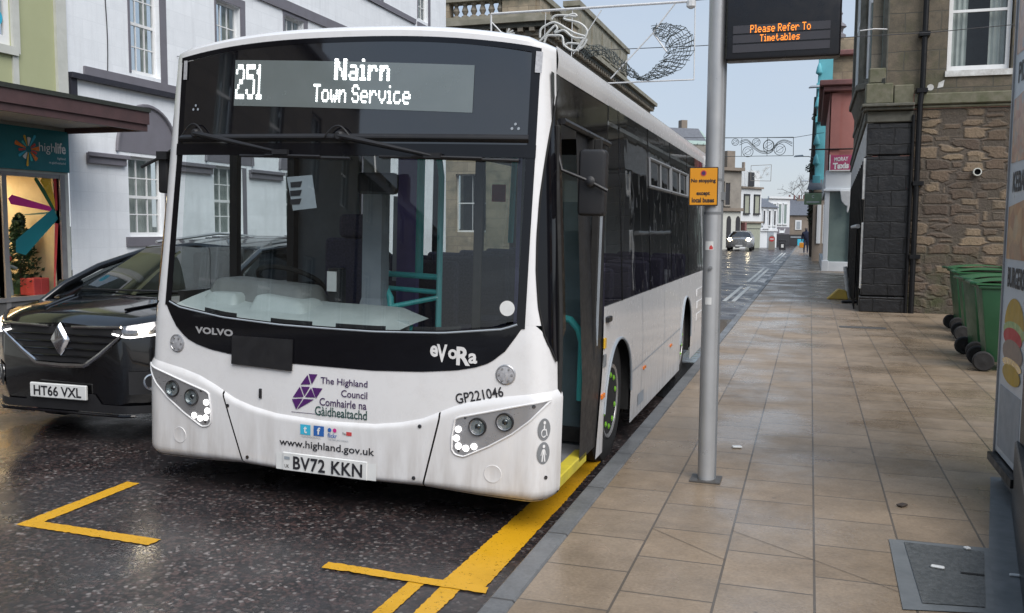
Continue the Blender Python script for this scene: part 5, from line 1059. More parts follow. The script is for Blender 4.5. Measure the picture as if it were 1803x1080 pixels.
for h in ew: sash_window(BK, fe, *h, cols=2, rows=2, inset=.25, curtain=False)

# ================================================================== right side: stone corner building
SB = tag(empty('stone_corner_building', (1, 19.2, .1)), 'mossy stone building with rubble gable, black painted corner and sash window above the bins', 'building')
fg = local(SB, FYm(19.2)); fw_ = local(SB, lambda a, b, c: (1.0+.022*a-c, 19.2+a, b))
k = MB(); k.fbox(fg, 1.80, 9, .1, 4.02, -.4, 0); k.build('rubble_wall', 'rubble', SB)
k = MB(); wall_holes(k, fg, 1.28, 9, 4.30, 10.5, [(2.34, 3.44, 4.69, 7.0)], .22); k.fbox(fg, 1.28, 9, 10.4, 10.6, -12, .1); k.build('upper_wall', 'ashlar_x', SB)
band(SB, 'string_course', 'lichen', fg, (1.80, 9, 4.09, 4.30, 0, .10), (1.80, 9, 4.02, 4.09, 0, .05), bevel=.02)
band(SB, 'corner_block', 'lichen', fg, (.93, 1.42, 4.13, 4.52, -.3, .12), (1.43, 1.79, 4.12, 4.48, -.3, .09), (.98, 1.28, 4.53, 4.82, -.3, .05), bevel=.02)
w = sash_window(SB, fg, 2.36, 3.42, 4.71, 6.95, cols=1, rows=2, inset=.12, fw=.07, wide_curtain=.33)
band(SB, 'window_sill', 'flake_white', fg, (2.32, 3.46, 4.60, 4.71, -.1, .04))
band(SB, 'black_painted_wall', 'black_render', fg, (.99, 1.82, .42, 3.13, -.3, .07), (.985, 1.82, 3.16, 3.76, -.3, .065), (.96, 1.83, .1, .40, -.3, .12), bevel=.015)
band(SB, 'lintel', 'cornice', fg, (.97, 1.80, 3.78, 3.99, -.3, .08), bevel=.015); band(SB, 'corner_moulding', 'cornice', fg, (.90, 1.80, 4.0, 4.06, -.3, .20), (.86, 1.80, 4.06, 4.12, -.3, .26), bevel=.012)
k = MB(); k.tube([fg(1.90, .1, .13), fg(1.90, 4.1, .13), fg(1.93, 4.4, .12), fg(1.95, 10, .09)], .052, 10); k.tube([fg(1.80, .1, .12), fg(1.80, 3.9, .12)], .03, 8)
for z in (1.2, 2.6, 4.35, 5.4, 6.4): k.fbox(fg, 1.83, 2.02, z-.04, z+.04, 0, .19)
k.build('drainpipe', 'black_metal', SB)
P_('vent_pipe', 'cream_strip', lambda k: (k.lathe([(.075, 0), (.075, .10), (.055, .10), (.055, .02), (.001, .02)], 20, mat=Matrix.Translation(Vector(fg(2.95, 2.81, 0))) @ Matrix.Rotation(R(90), 4, 'X'), ms=[0, 0, 1, 1])), SB) if False else None
k = MB(); k.lathe([(.075, -.02), (.075, .10), (.056, .10), (.054, .02), (.001, .018)], 20, mat=Matrix.Translation(Vector(fg(2.95, 2.81, 0))) @ Matrix.Rotation(R(90), 4, 'X'), ms=[0, 0, 1, 1]); k.build('vent_pipe', ['cream_strip', 'rubber'], SB)
k = MB(); disc(k, lambda a, c, h: fg(2.08+a, 4.42+c, .003), .06, 0, 12); k.poly([fg(2.2, 4.40, .004), fg(2.3, 4.42, .004), fg(2.32, 4.55, .004), fg(2.22, 4.5, .004)]); k.build('paint_splash', 'flake_white', SB)
# street side: shop front, cornice, oriel bays
k = MB(); k.fbox(fw_, .3, 16.5, 4.3, 10.5, -.4, -.02); k.build('street_wall', 'ashlar_y', SB)
band(SB, 'shop_cornice', 'cornice', fw_, (-.02, 16.5, 3.95, 4.05, -.1, .05), (-.02, 16.5, 4.05, 4.13, -.1, .08), (-.02, 16.5, 3.80, 3.95, -.1, .06), bevel=.015)
band(SB, 'shop_fascia', 'flake_white', fw_, (.0, 16.4, 3.15, 3.78, -.1, .02)); band(SB, 'shop_corner_pilaster', 'flake_white', fw_, (-.03, .10, 2.3, 3.1, -.1, .06), (-.03, .08, .55, 1.85, -.1, .05), bevel=.01)
k = MB(); k.fbox(fw_, 0, 16.4, .1, 3.15, -.6, -.2)
for i in range(14): k.fbox(fw_, .35+1.15*i, .47+1.15*i, .1, 3.15, -.2, .04)
k.fbox(fw_, .0, 16.4, .1, .45, -.2, .02); k.build('black_shopfront', 'black_metal', SB)
for i in range(13): band(SB, 'white_mullion', 'flake_white', fw_, (.52+1.15*i, .58+1.15*i, .5, 3.1, -.18, .03))
for i in range(12): band(SB, 'shop_transom', 'flake_white', fw_, (.60+1.15*i, 1.48+1.15*i, 2.35, 2.95, -.19, -.10))
k = MB(); k.tube([fw_(.4+.2*i, 1.78, .10) for i in range(30)], .045, 8); k.build('white_rail', 'flake_white', SB)
k = MB()
for i in range(16): k.tube([fw_(.5+.4*i, .1, .12), fw_(.5+.4*i, 1.75, .12)], .014, 6)
k.build('railing', 'black_metal', SB)
def oriel(pl, z0, z1, light):
    q = [Vector((x-1, y-19.2, 0)) for x, y in pl]; cx = Vector((1.6-1, (pl[0][1]+pl[-1][1])/2-19.2, 0))
    k = MB(); sk = lambda f, z: [tuple(cx+(p-cx)*f+Vector((0, 0, z-.1))) for p in q]
    k.hexa(sk(.86, 4.13), sk(1.0, 4.50)); k.hexa(sk(1.06, 4.50), sk(1.06, 4.62)); k.hexa(sk(1.06, 4.0+z1-4), sk(1.10, z1+.16)); k.hexa(sk(1.02, z1+.16), sk(1.02, z1+.62)); k.hexa(sk(1.07, z1+.62), sk(1.07, z1+.72))
    for a, c in zip(q, q[1:]):
        d = (c-a); l = d.length; ang = math.atan2(d.y, d.x); f = FR((a.x, a.y, -.1), ang)
        f2 = f
        k.fbox(f2, 0, .17, 4.62, z1, -.14, 0); k.fbox(f2, l-.17, l, 4.62, z1, -.14, 0); k.fbox(f2, .17, l-.17, z1-.25, z1, -.14, -.002); k.fbox(f2, .17, l-.17, 4.62, 4.72, -.14, -.002)
    o = k.build('oriel_bay', 'cornice', SB, bevel=.012)
    for a, c in zip(q, q[1:]):
        d = (c-a); l = d.length; f = FR((a.x, a.y, -.1), math.atan2(d.y, d.x)); n_ = max(1, round((l-.34)/.8)); 
        g = MB()
        for i in range(n_):
            a0 = .17+(l-.34)*i/n_; a1 = .17+(l-.34)*(i+1)/n_
            for q_ in ((a0, a0+.07, 4.72, z1-.25), (a1-.07, a1, 4.72, z1-.25), (a0+.07, a1-.07, 4.72, 4.82), (a0+.07, a1-.07, 6.2, 6.28), (a0+.07, a1-.07, z1-.32, z1-.25)): g.fbox(f, *q_, -.12, -.06)
            g.fbox(f, a0+.07, a1-.07, 4.82, z1-.32, -.10, -.09, 1)
        g.build('oriel_window', ['sash', 'pale_glass'], o)
oriel([(.97, 26.0), (.72, 25.2), (.72, 22.8), (.97, 22.0)][::-1] if False else [(1.29, 19.19), (.82, 20.0), (.82, 23.2), (.99, 23.9)][::-1], 4.5, 8.6, True)
oriel([(1.30, 26.2), (1.12, 26.8), (1.15, 29.8), (1.35, 30.4)][::-1], 4.5, 6.6, False)
P_('wall_bracket', 'frame_white', lambda k: (k.tube([fg(1.27, 5.55, .0), fg(1.05, 5.55, .10), fg(.78, 5.53, .10)], .012, 6)), SB)
# things by the black shopfront
k = MB(); k.tube([(0, 0, 0), (-.09, .0, .74)], .045, 12); WP = k.build('white_pipe', 'flake_white', None, loc=(.90, 22.9, .1)); tag(WP, 'white plastic pipe leaning against the black shopfront railings', 'pipe')
k = MB(); k.hexa([(-.24, -.16, 0), (.24, -.16, 0), (.24, .16, 0), (-.24, .16, 0)], [(.02, -.12, .25), (.20, -.12, .20), (.20, .12, .20), (.02, .12, .25)]); tag(k.build('yellow_wedge', 'wedge', None, bevel=.02, loc=(.64, 22.4, .1)), 'small yellow wedge-shaped block on the pavement at the foot of the black shopfront', 'wedge')
k = MB(); k.box(-.28, .36, -.15, .15, 0, .05); k.box(.05, .3, -.1, .1, .05, .16); tag(k.build('door_step', 'granite', None, bevel=.02, loc=(.98, 21.4, .1)), 'low dark stone step beside the black shopfront', 'step')

# wheelie bins
def make_bin():
    o = empty('wheelie_bin'); k = MB()
    k.hexa([(.10, -.22, .12), (.60, -.22, .03), (.60, .22, .03), (.10, .22, .12)], [(.0, -.28, .98), (.74, -.28, .98), (.74, .28, .98), (.0, .28, .98)]); k.box(-.03, .77, -.30, .30, .945, .985); 
    k.build('body', 'bin_green', o, bevel=.02, segs=2)
    k = MB(); k.grid(lambda a, t: (-.06+.86*a, -.31+.62*t, 1.0+.055*math.sin(math.pi*min(1, max(0, a*1.02)))**.6+.012*math.sin(math.pi*t)), 12, 6); k.box(-.05, .79, -.31, .31, .99, 1.01); l = k.build('lid', 'bin_lid', o, smooth=50)
    k = MB(); k.tube([(-.03, -.26, 1.0), (-.10, -.24, 1.01), (-.10, .24, 1.01), (-.03, .26, 1.0)], .018, 8); k.build('handle', 'bin_green', o)
    for y in (-.27, .27): k = MB(); k.lathe([(.03, -.035), (.10, -.035), (.115, -.02), (.115, .02), (.10, .035), (.05, .03), (.02, .04)], 20, mat=Matrix.Translation((.06, y, .115)) @ Matrix.Rotation(R(90), 4, 'X')); k.build('wheel', 'tyre', o)
    return o
bn = make_bin(); gp = 'green wheelie bins in the alley'
spots = [(2.20, 16.15, .05, 'farthest green wheelie bin of the row, closest to the rubble stone gable wall'), (2.10, 14.75, -.06, 'second green wheelie bin from the rubble gable wall, wheels towards the street'), (1.92, 12.75, .10, 'third green wheelie bin from the gable wall, half hidden by the nearest bin'), (1.88, 11.75, -.04, 'nearest and largest looking green wheelie bin, beside the takeaway picture board')]
for i, (x, y, a, lb) in enumerate(spots):
    o = bn if i == 0 else copy_tree(bn); o.location = (x, y, .1); o.rotation_euler = (0, 0, a); tag(o, lb, 'wheelie bin', gp)

# takeaway shop with picture board
KB = tag(empty('takeaway_shop', (1.2, 6.42, .1)), 'takeaway shop with black granite pillar at the right edge of the photo', 'shop')
fk = local(KB, FXm(1.2, 6.42))
k = MB(); k.fbox(fk, 0, 1.2, .1, 3.3, -1, -.02); k.fbox(fk, 0, 1.2, 3.3, 4.6, -1, -.03, 1); k.build('wall', ['grey_plinth', 'ashlar_y'], KB)
band(KB, 'granite_pillar', 'granite', fk, (.69, 1.2, .5, 3.3, -.02, .03), bevel=.006)
k = MB(); k.hexa([(x-1.2, y-6.42, .002) for x, y in ((1.16, 5.80), (.97, 4.6), (.80, 3.5), (1.7, 3.5), (1.7, 5.80))], [(x-1.2, y-6.42, .40) for x, y in ((1.16, 5.80), (.97, 4.6), (.80, 3.5), (1.7, 3.5), (1.7, 5.80))]); k.build('granite_plinth', 'granite', KB, bevel=.01)
band(KB, 'ledge', 'black_metal', fk, (0, .715, .24, .29, -.02, .07))
k = MB(); k.fbox(fk, -.01, .67, .30, 3.9, -.005, .025); bd = k.build('picture_board', 'board_white', KB, bevel=.004)
k = MB()
for s_, z in (('PIZZA', 2.66), ('KEBABS', 2.0), ('BURGERS', 1.42)): put_text(k, text2d(s_, bold=.03, fit=(.46, .125)), lambda x, y: fk(.34+x, z+y, .028))
k.build('lettering', 'letter_black', bd)
def food(name, cols_, sc):
    m, n, b = newmat(name); v = coords(n, (1, 1, 1)); vo = n.nodes.new('ShaderNodeTexVoronoi'); vo.inputs['Scale'].default_value = sc; n.links.new(v, vo.inputs['Vector'])
    s = n.nodes.new('ShaderNodeSeparateColor'); n.links.new(vo.outputs['Color'], s.inputs[0]); c = ramp(n, s.outputs[0], [(i/(len(cols_)-1), q) for i, q in enumerate(cols_)])
    c = mixc(n, .35, c, ramp(n, noise(n, v, sc*1.5, 6), [(.3, (.2, .2, .2)), (.7, (.8, .8, .8))]), 'OVERLAY'); n.links.new(c, b.inputs['Base Color']); b.inputs['Roughness'].default_value = .3; M[name] = m
food('pizza_print', [(.35, .12, .06), (.5, .32, .2), (.42, .2, .12), (.3, .3, .28)], 16); food('kebab_print', [(.35, .14, .05), (.5, .28, .12), (.42, .3, .18), (.3, .1, .04)], 9); food('meat_print', [(.07, .035, .025), (.12, .06, .04)], 22); food('salad_print', [(.15, .32, .06), (.35, .45, .12)], 22)
for mt_, z0, z1 in (('pizza_print', 2.12, 2.56), ('pizza_print', 2.78, 3.5), ('kebab_print', 1.53, 1.90)): k = MB(); k.poly([fk(.03, z0, .0275), fk(.68, z0, .0275), fk(.68, z1, .0275), fk(.03, z1-.05, .0275)]); k.build('food_picture', mt_, bd)
def ell(cx, cz, rx, rz, c, half=0): return [fk(cx+rx*math.cos(t), cz+rz*math.sin(t), c) for t in ([math.pi*i/14 for i in range(15)] if half else [2*math.pi*i/20 for i in range(20)])]
k = MB(); k.poly(ell(.36, 1.13, .27, .17, .0275, 1), 0); k.poly(ell(.36, 1.10, .29, .06, .0279), 3); k.poly(ell(.34, 1.06, .26, .06, .0283), 4); k.poly(ell(.36, .97, .28, .08, .0287), 1); k.poly(ell(.36, .90, .27, .035, .0291), 2); k.poly(ell(.36, .84, .25, .06, .0295), 0)
k.build('food_picture', ['wedge', 'meat_print', 'amber', 'salad_print', 'red'], bd)
k = MB(); k.fbox(fk, .06, .64, .345, .74, .025, .0275); k.build('photo_panel', 'post_grey', bd)
k = MB(); k.fbox(fk, -.03, -.01, .26, 3.9, -.01, .035); k.build('board_edge', 'shop_frame', bd)
struct(MB().poly([(1.17, 6.5, .1035), (.76, 4.13, .1035), (.52, 2.7, .1035), (1.5, 2.7, .1035), (1.5, 6.5, .1035)]).build('shop_threshold', 'grey_plinth'))
# inspection cover, channel covers, litter
mh = tag(empty('inspection_cover', (.66, 4.58, .1)), 'square dark tarmac-filled inspection cover in the paving at the bottom right', 'manhole cover')
P_('frame', 'grey_plinth', lambda k: k.poly([(-.235, -.53, .005), (.13, -.45, .005), (.25, .42, .005), (-.22, .40, .005)]), mh); P_('cover', 'tarmac', lambda k: k.poly([(-.15, -.44, .009), (.10, -.40, .009), (.215, .345, .009), (-.15, .365, .009)]), mh)
P_('key_slot', 'rubber', lambda k: k.poly([(.06, -.02, .0125), (.16, -.02, .0125), (.16, .0, .0125), (.06, .0, .0125)]), mh)
k = MB(); k.box(-.36, .36, -.14, .14, .0, .006); tag(k.build('service_cover', 'iron', None, loc=(.87, 15.95, .1)), 'flat grey service cover set across the paving before the black painted corner', 'manhole cover')
k = MB(); k.box(-.25, .25, -.1, .1, .0, .006); tag(k.build('service_cover', 'iron', None, loc=(.0, 30.5, .1)), 'small flat cover far along the middle of the pavement', 'manhole cover')
for i, (x, y, w_, d_, lb) in enumerate([(.625, 4.60, .030, .012, 'white cigarette end lying in the middle of the tarmac-filled cover'), (.80, 4.93, .014, .014, 'small white crumb of litter near the far edge of the tarmac-filled cover'), (.96, 4.62, .028, .009, 'white cigarette end beside the base of the black granite pillar'), (-.46, 6.75, .035, .022, 'scrap of white litter on the paving just beyond the bus stop pole'), (.56, 5.62, .03, .02, 'crumpled brown wrapper on the paving beyond the inspection cover')]):
    k = MB(); k.box(-w_, w_, -d_, d_, 0, .012); tag(k.build('litter', 'bark' if i == 4 else 'plate_white', None, bevel=.004, loc=(x, y, .110 if i < 2 else .1045)), lb, 'litter', kind='thing').rotation_euler = (0, 0, (-.2, .5, .05, .3, .9)[i])

# ================================================================== pink building, turquoise building and others farther along on the right
PK = tag(empty('pink_building', (.5, 37.3, .1)), 'salmon pink building with maroon cornice above a white framed shop', 'building')
fp = local(PK, FYm(37.3)); f2 = local(PK, FXn(.5, 37.3))
k = MB(); k.fbox(fp, .55, 8, 4.0, 7.0, -.3, 0); k.fbox(f2, 0, 12, 4.0, 7.0, -.3, -.06); k.fbox(fp, .60, .95, 4.3, 6.9, 0, .06); k.build('wall', 'pink_wall', PK)
k = MB(); k.fbox(fp, .30, 8, 6.95, 7.15, -.5, .25); k.fbox(fp, .15, 8, 7.15, 7.36, -.5, .4); k.fbox(f2, .0, 12, 6.95, 7.15, -.3, .20); k.fbox(f2, 0, 12, 7.15, 7.36, -.3, .35); k.fbox(fp, .55, 8, 8.3, 8.5, -.5, .12); k.build('cornice', 'pink_dark', PK, bevel=.03)
k = MB(); k.fbox(fp, .62, 8, 7.36, 8.3, -.5, -.1); k.fbox(fp, .62, 8, 8.5, 9.0, -.5, -.15); k.build('parapet', 'bank_x', PK)
k = MB(); k.lathe([(.22, 0), (.22, .12), (.10, .2), (.13, .35), (.24, .42), (.2, .5), (.07, .6), (.05, .85), (.09, .92), (.02, 1.05)], 14, mat=Matrix.Translation(Vector(fp(.82, 9.0, -.3)))); k.build('finial', 'grey_trim', PK, smooth=50)
k = MB(); k.fbox(fp, .48, .66, .5, 3.2, -.2, .03); k.fbox(fp, .44, .70, .1, .52, -.2, .06); k.fbox(fp, .46, 8, .1, .48, -.2, .02); k.fbox(fp, .48, 8, 3.25, 3.98, -.3, .05); k.fbox(fp, .42, 8, 3.18, 3.27, -.3, .14); k.fbox(f2, .0, 12, 3.2, 3.95, -.2, .02); k.fbox(f2, 0, 12, .1, .5, -.2, .04); k.fbox(fp, 1.40, 1.5, .5, 3.2, -.1, .03); k.build('shopfront', 'far_white', PK, bevel=.015)
k = MB(); k.fbox(fp, .66, 8, .48, 3.2, -.2, -.12); k.fbox(f2, .2, 12, .5, 3.2, -.2, -.05); k.build('shop_glass', 'pale_glass', PK)
k = MB(); k.prism([fp(1.02+.42*x, 3.2-.85*z, .05) for x, z in [(0, 0), (.9, 0), (.95, .5), (.75, 1.0), (.62, .92), (.66, .7), (.4, .62), (.15, .45)]], (0, -.16, 0)); k.build('console_bracket', 'frame_white', PK, bevel=.02)
sgn = band(PK, 'taxi_sign', 'sign_pink', fp, (.64, 1.42, 3.99, 4.55, .06, .14)); band(PK, 'sign_frame', 'plate_white', fp, (.60, 1.46, 3.95, 3.99, .05, .15), (.60, .64, 3.99, 4.57, .05, .15))
k = MB(); put_text(k, text2d('MORAY', bold=.03, fit=(.50, .16)), lambda x, y: fp(1.03+x, 4.40+y+x*.05, .145)); put_text(k, text2d('Taxis', bold=.05, fit=(.58, .24)), lambda x, y: fp(1.02+x, 4.15+y+x*.05, .145)); k.build('lettering', 'letter_white', sgn)
P_('bracket_rod', 'black_metal', lambda k: k.tube([fp(1.45, 4.78, .1), fp(-.15, 4.78, .1)], .03, 6), PK)
TQ = tag(empty('turquoise_building', (.1, 50, .1)), 'tall turquoise painted building with ornate edge beyond the pink one', 'building')
ft = local(TQ, FYm(50)); k = MB(); k.fbox(ft, .12, 6, 4.0, 10.6, -8, 0); k.fbox(ft, .02, .40, 4.0, 4.5, -8, .2); k.fbox(ft, .05, .36, 7.2, 7.5, -8, .2); k.fbox(ft, .05, .5, 8.9, 9.2, -8, .15)
for z in (5.0, 6.0, 7.9, 9.6): k.lathe([(.05, 0), (.18, .1), (.12, .4), (.05, .6)], 10, mat=Matrix.Translation(Vector(ft(.16, z, .1))))
k.build('wall', 'turquoise', TQ, bevel=.03); k = MB(); k.fbox(ft, .1, 6, .1, 4.0, -8, .05); k.fbox(ft, .30, .5, 1.0, 3.0, .05, .12, 1); k.build('ground_floor', ['far_tan', 'far_white'], TQ)
k = MB(); k.add([ft(-.25, 3.75, .6), ft(.5, 3.75, .6), ft(.5, 4.3, .0), ft(-.1, 4.3, 0)], [(0, 1, 2, 3)]); k.build('awning', 'slate', TQ)
SG = tag(empty('sage_sign', (.0, 44, 3.1)), 'sage green hanging shop sign projecting over the far pavement', 'sign'); P_('board', 'sage', lambda k: k.box(-.32, .44, -.05, .05, -.25, .28), SG, bevel=.01); k = MB(); put_text(k, text2d('bistro house', bold=.02, fit=(.58, .10)), lambda x, y: (.06+x, -.055, -.12+y)) if False else put_text(k, text2d('C', bold=.02, fit=(.10, .14)), lambda x, y: (.06+x, -.055, .12+y)); k.grid(lambda a, t: (-.22+.56*a, -.055, -.16+.06*t), 1, 1); k.build('lettering', 'plate_white', SG); P_('arm', 'black_metal', lambda k: k.tube([(-.32, 0, .31), (.62, 0, .31)], .02, 6), SG)
def lamp(loc, arm, lb):
    o = tag(empty('street_lamp', loc), lb, 'street lamp', 'street lamps on building brackets')
    P_('arm', 'far_stone', lambda k: k.tube([(arm, 0, -.12), (arm*.5, 0, .02), (0, 0, .03)], .025, 6), o); P_('lamp_head', 'post_grey', lambda k: k.hexa([(-.36, -.12, .0), (.2, -.12, .02), (.2, .12, .02), (-.36, .12, .0)], [(-.28, -.06, .09), (.15, -.06, .12), (.15, .06, .12), (-.28, .06, .09)]), o, bevel=.02); return o
lamp((.08, 40, 7.52), .6, 'higher street lamp head on a bracket beside the pink cornice'); lamp((-.70, 55, 5.85), .9, 'lower street lamp head on a bracket before the dark ivy trunk'); lamp((-.45, 72, 5.3), .9, 'farthest small street lamp head in front of the bare tree')
IV = tag(empty('ivy_tree', (.06, 58, .1)), 'dark tall ivy-clad trunk standing by the far end of the right pavement', 'tree')
k = MB(); k.tube([(.3, 0, 0), (.15, 0, 2), (.02, 0, 4.5), (.03, 0, 7), (.0, 0, 9.5)], .2, 10, rs=[.42, .36, .28, .2, .12]); k.build('trunk', 'bark', IV); k = MB()
for z in (5.2, 5.6, 6.4, 7.6, 8.4): leaf_cloud(k, (random.uniform(-.1, .1), 0, z), (.22, .25, .5), 90, .14)
leaf_cloud(k, (.0, 0, 5.3), (.5, .4, .35), 220, .16); leaf_cloud(k, (.10, -.1, 2.6), (.42, .5, .9), 600, .16); leaf_cloud(k, (.35, -.1, 1.3), (.40, .5, 1.2), 600, .16); k.build('foliage', 'foliage', IV)
BT = tag(empty('bare_tree', (-.70, 103, 0)), 'bare leafless winter tree behind the far end of the street', 'tree'); k = MB(); rb = random.Random(5)
def branch(p, d, l, r, n):
    q = [p]; 
    for i in range(3): d = (d+Vector((rb.gauss(0, .16), rb.gauss(0, .16), rb.gauss(0, .10)))).normalized(); q.append(q[-1]+d*l/3)
    k.tube(q, r, 5, rs=[r, r*.85, r*.72, r*.6])
    if n:
        for _ in range(3 if n > 1 else 4): branch(q[rb.choice((2, 3))], (d+Vector((rb.gauss(0, .6), rb.gauss(0, .6), rb.gauss(.1, .35)))).normalized(), l*.72, r*.55, n-1)
k.tube([(0, 0, 0), (.05, 0, 2), (0, 0, 3.6)], .14, 6, rs=[.16, .13, .09]); branch(Vector((0, 0, 3.4)), Vector((.02, 0, 1)), 1.7, .08, 5); k.build('trunk', 'bark', BT)

# ================================================================== far end of the street
def far_house(name, label, p0, p1, z, mat, cat='building', depth=9, roof=None, wins=(), extra=None):
    a = Vector((*p0, 0)); c = Vector((*p1, 0)); d = c-a; l = d.length; o = tag(empty(name, (a.x, a.y, 0)), label, cat); f = FR((0, 0, 0), math.atan2(d.y, d.x))
    k = MB(); k.fbox(f, 0, l, -.3, z, -depth, 0); k.build('wall', mat, o)
    if roof:
        k = MB(); h = roof; k.add([f(-.1, z, .2), f(l+.1, z, .2), f(l+.1, z+h, -depth/2), f(-.1, z+h, -depth/2), f(l+.1, z, -depth), f(-.1, z, -depth)], [(0, 1, 2, 3), (3, 2, 4, 5), (1, 4, 2), (0, 3, 5)]); k.build('roof', 'slate', o)
    for (w0, w1, b0, b1, m) in wins:
        k = MB(); k.fbox(f, w0*l, w1*l, b0, b1, .02, .06, 0); k.fbox(f, w0*l-.10, w0*l, b0-.1, b1+.1, .0, .10, 1); k.fbox(f, w1*l, w1*l+.10, b0-.1, b1+.1, .0, .10, 1); k.fbox(f, w0*l-.1, w1*l+.1, b1, b1+.12, .0, .12, 1); k.fbox(f, w0*l-.14, w1*l+.14, b0-.12, b0, .0, .14, 1); k.build('window' if b1 > 3 else 'shop_opening', [m, mat if m != 'shutter' else 'far_dark'], o)
    if extra: extra(o, f, l)
    return o
def x_man(o, f, l):
    k = MB(); k.hexa([f(.2, 8.2, -.2), f(l-.2, 8.2, -.2), f(l-.2, 8.2, -8), f(.2, 8.2, -8)], [f(1.0, 9.5, -1.2), f(l-.6, 9.5, -1.2), f(l-.6, 9.5, -7), f(1.0, 9.5, -7)]); k.build('roof', 'slate', o)
    for a in (.55, .9): k = MB(); k.fbox(f, l*a-.25, l*a+.25, 9.1, 10.4, -4, -3.4); k.build('chimney', 'far_tan', o)
    k = MB(); k.add([f(l-2.3, 8.15, .05), f(l-.1, 8.15, .05), f(l-.1, 9.4, -1.7), f(l-2.3, 9.4, -1.7)], [(0, 1, 2, 3)]); [k.fbox(f, l-2.3+.5*i, l-2.24+.5*i, 8.15, 8.25, .05, .1) for i in range(5)]; k.build('roof_glazing', 'verdigris', o)
far_house('mansard_house', 'grey mansard-roofed house with chimneys and greenish roof glazing seen over the bus roof', (-13.5, 68), (-7.4, 72), 8.2, 'far_stone', extra=x_man, wins=[(.6, .72, 5.5, 7.5, 'far_dark')])
def x_st(o, f, l):
    band(o, 'cornice', 'far_tan', f, (-.1, l+.1, 6.5, 6.75, 0, .3), (-.1, l+.1, 3.2, 3.45, 0, .25)); band(o, 'chimney', 'far_tan', f, (l-.9, l-.1, 6.75, 8.2, -1.5, -.8)); 
    for i in range(4):
        k = MB(); a = l*(.12+.25*i); pts = [(a-.02, .2), (a+.42, .2), (a+.42, 2.4)]+[(a+.2+.22*math.cos(t), 2.4+.4*math.sin(t)) for t in [math.pi*j/8 for j in range(9)]]+[(a-.02, 2.4)]; k.hexa([f(x, z, .02) for x, z in pts], [f(x, z, .05) for x, z in pts]); k.build('arched_opening', 'far_dark', o)
    k = MB(); k.fbox(f, 0, l, 0, 3.2, 0, .012); k.build('ground_floor', 'cream_strip', o)
    k = MB(); [k.tube([f(l*.25+.5*math.cos(t)*(1-.1*i), 5.9+.35*math.sin(t)*(1-.2*i), .05) for t in [j*math.pi/8 for j in range(17)]], .05, 5) for i in range(2)]; k.build('carved_scroll', 'far_white', o)
far_house('arcaded_stone_building', 'grey stone building with dark arched ground-floor openings behind the oncoming car', (-8.3, 75.5), (-5.55, 78), 6.5, 'far_stone', wins=[(.55, .67, 3.7, 5.5, 'far_dark'), (.12, .22, 3.7, 5.5, 'far_dark')], extra=x_st)
def x_w1(o, f, l):
    band(o, 'cornice', 'far_tan', f, (-.05, l+.05, 5.2, 5.35, 0, .2), (-.05, l+.05, 2.25, 2.4, 0, .25)); k = MB(); k.fbox(f, .05, l-.1, 5.35, 6.75, -2, -.15); [k.fbox(f, .2+.22*i, .27+.22*i, 5.35, 6.75, -.15, -.1) for i in range(7)]; k.build('attic', 'far_white', o)
    band(o, 'dormer_window', 'far_dark', f, (l*.38, l*.66, 5.4, 6.6, -.1, -.04)); band(o, 'chimney_pot', 'far_tan', f, (l*.5-.08, l*.5+.12, 6.75, 7.5, -1, -.8)); band(o, 'shop_fascia', 'shutter', f, (l*.25, l-.05, 1.8, 2.25, 0, .1)); band(o, 'shop_blind', 'shutter', f, (l*.3, l-.1, .1, 1.75, 0, .04)); band(o, 'hanging_sign', 'pink_dark', f, (.05, .30, 1.5, 2.3, .1, .5))
far_house('white_dormer_building', 'white rendered building with a striped attic dormer over a shuttered shop', (-5.75, 80), (-4.15, 82.5), 5.2, 'far_white', wins=[(.18, .38, 3.1, 4.6, 'shutter'), (.66, .86, 3.1, 4.6, 'shutter')], extra=x_w1)
def x_w2(o, f, l):
    k = MB(); k.prism([f(.2, 1.75, .0), f(1.25, 1.75, 0), f(.7, 2.3, 0)], Vector(f(0, 0, .2))-Vector(f(0, 0, 0))); k.build('pediment', 'far_white', o); band(o, 'door', 'post_grey', f, (l*.45, l*.8, .05, 1.5, 0, .05)); band(o, 'fascia', 'far_white', f, (0, l, 1.55, 1.75, 0, .12))
far_house('white_slate_cottage', 'low white building with dark slate roof and three slit windows in the distance', (-4.35, 85), (-2.95, 87.5), 3.7, 'far_white', roof=1.8, depth=7, wins=[(.14, .24, 2.1, 3.4, 'far_dark'), (.45, .55, 2.1, 3.4, 'far_dark'), (.76, .86, 2.1, 3.4, 'far_dark')], extra=x_w2)
def x_c(o, f, l):
    band(o, 'cornice', 'far_white', f, (-.1, l+.15, 4.75, 4.95, 0, .2)); band(o, 'shopfront', 'far_dark', f, (l*.2, l, .05, 1.25, 0, .05)); band(o, 'fascia', 'grey_trim', f, (0, l, 1.25, 1.95, 0, .08)); k = MB(); k.tube([f(l*.52, 1.75, .1), f(l*.50, 1.4, .1), f(l*.72, 1.4, .1), f(l*.76, 1.8, .1)], .06, 6); k.fbox(f, l*.5, l*.72, 1.4, 1.62, .085, .1); k.build('swan_emblem', 'far_white', o)
far_house('white_corner_building', 'bright white corner building with tall pale windows and grey shop fascia', (-4.0, 93), (-2.02, 95), 4.75, 'far_white', wins=[(.2, .32, 2.3, 4.2, 'pale_glass'), (.45, .57, 2.3, 4.2, 'pale_glass'), (.7, .82, 2.3, 4.2, 'pale_glass')], extra=x_c)
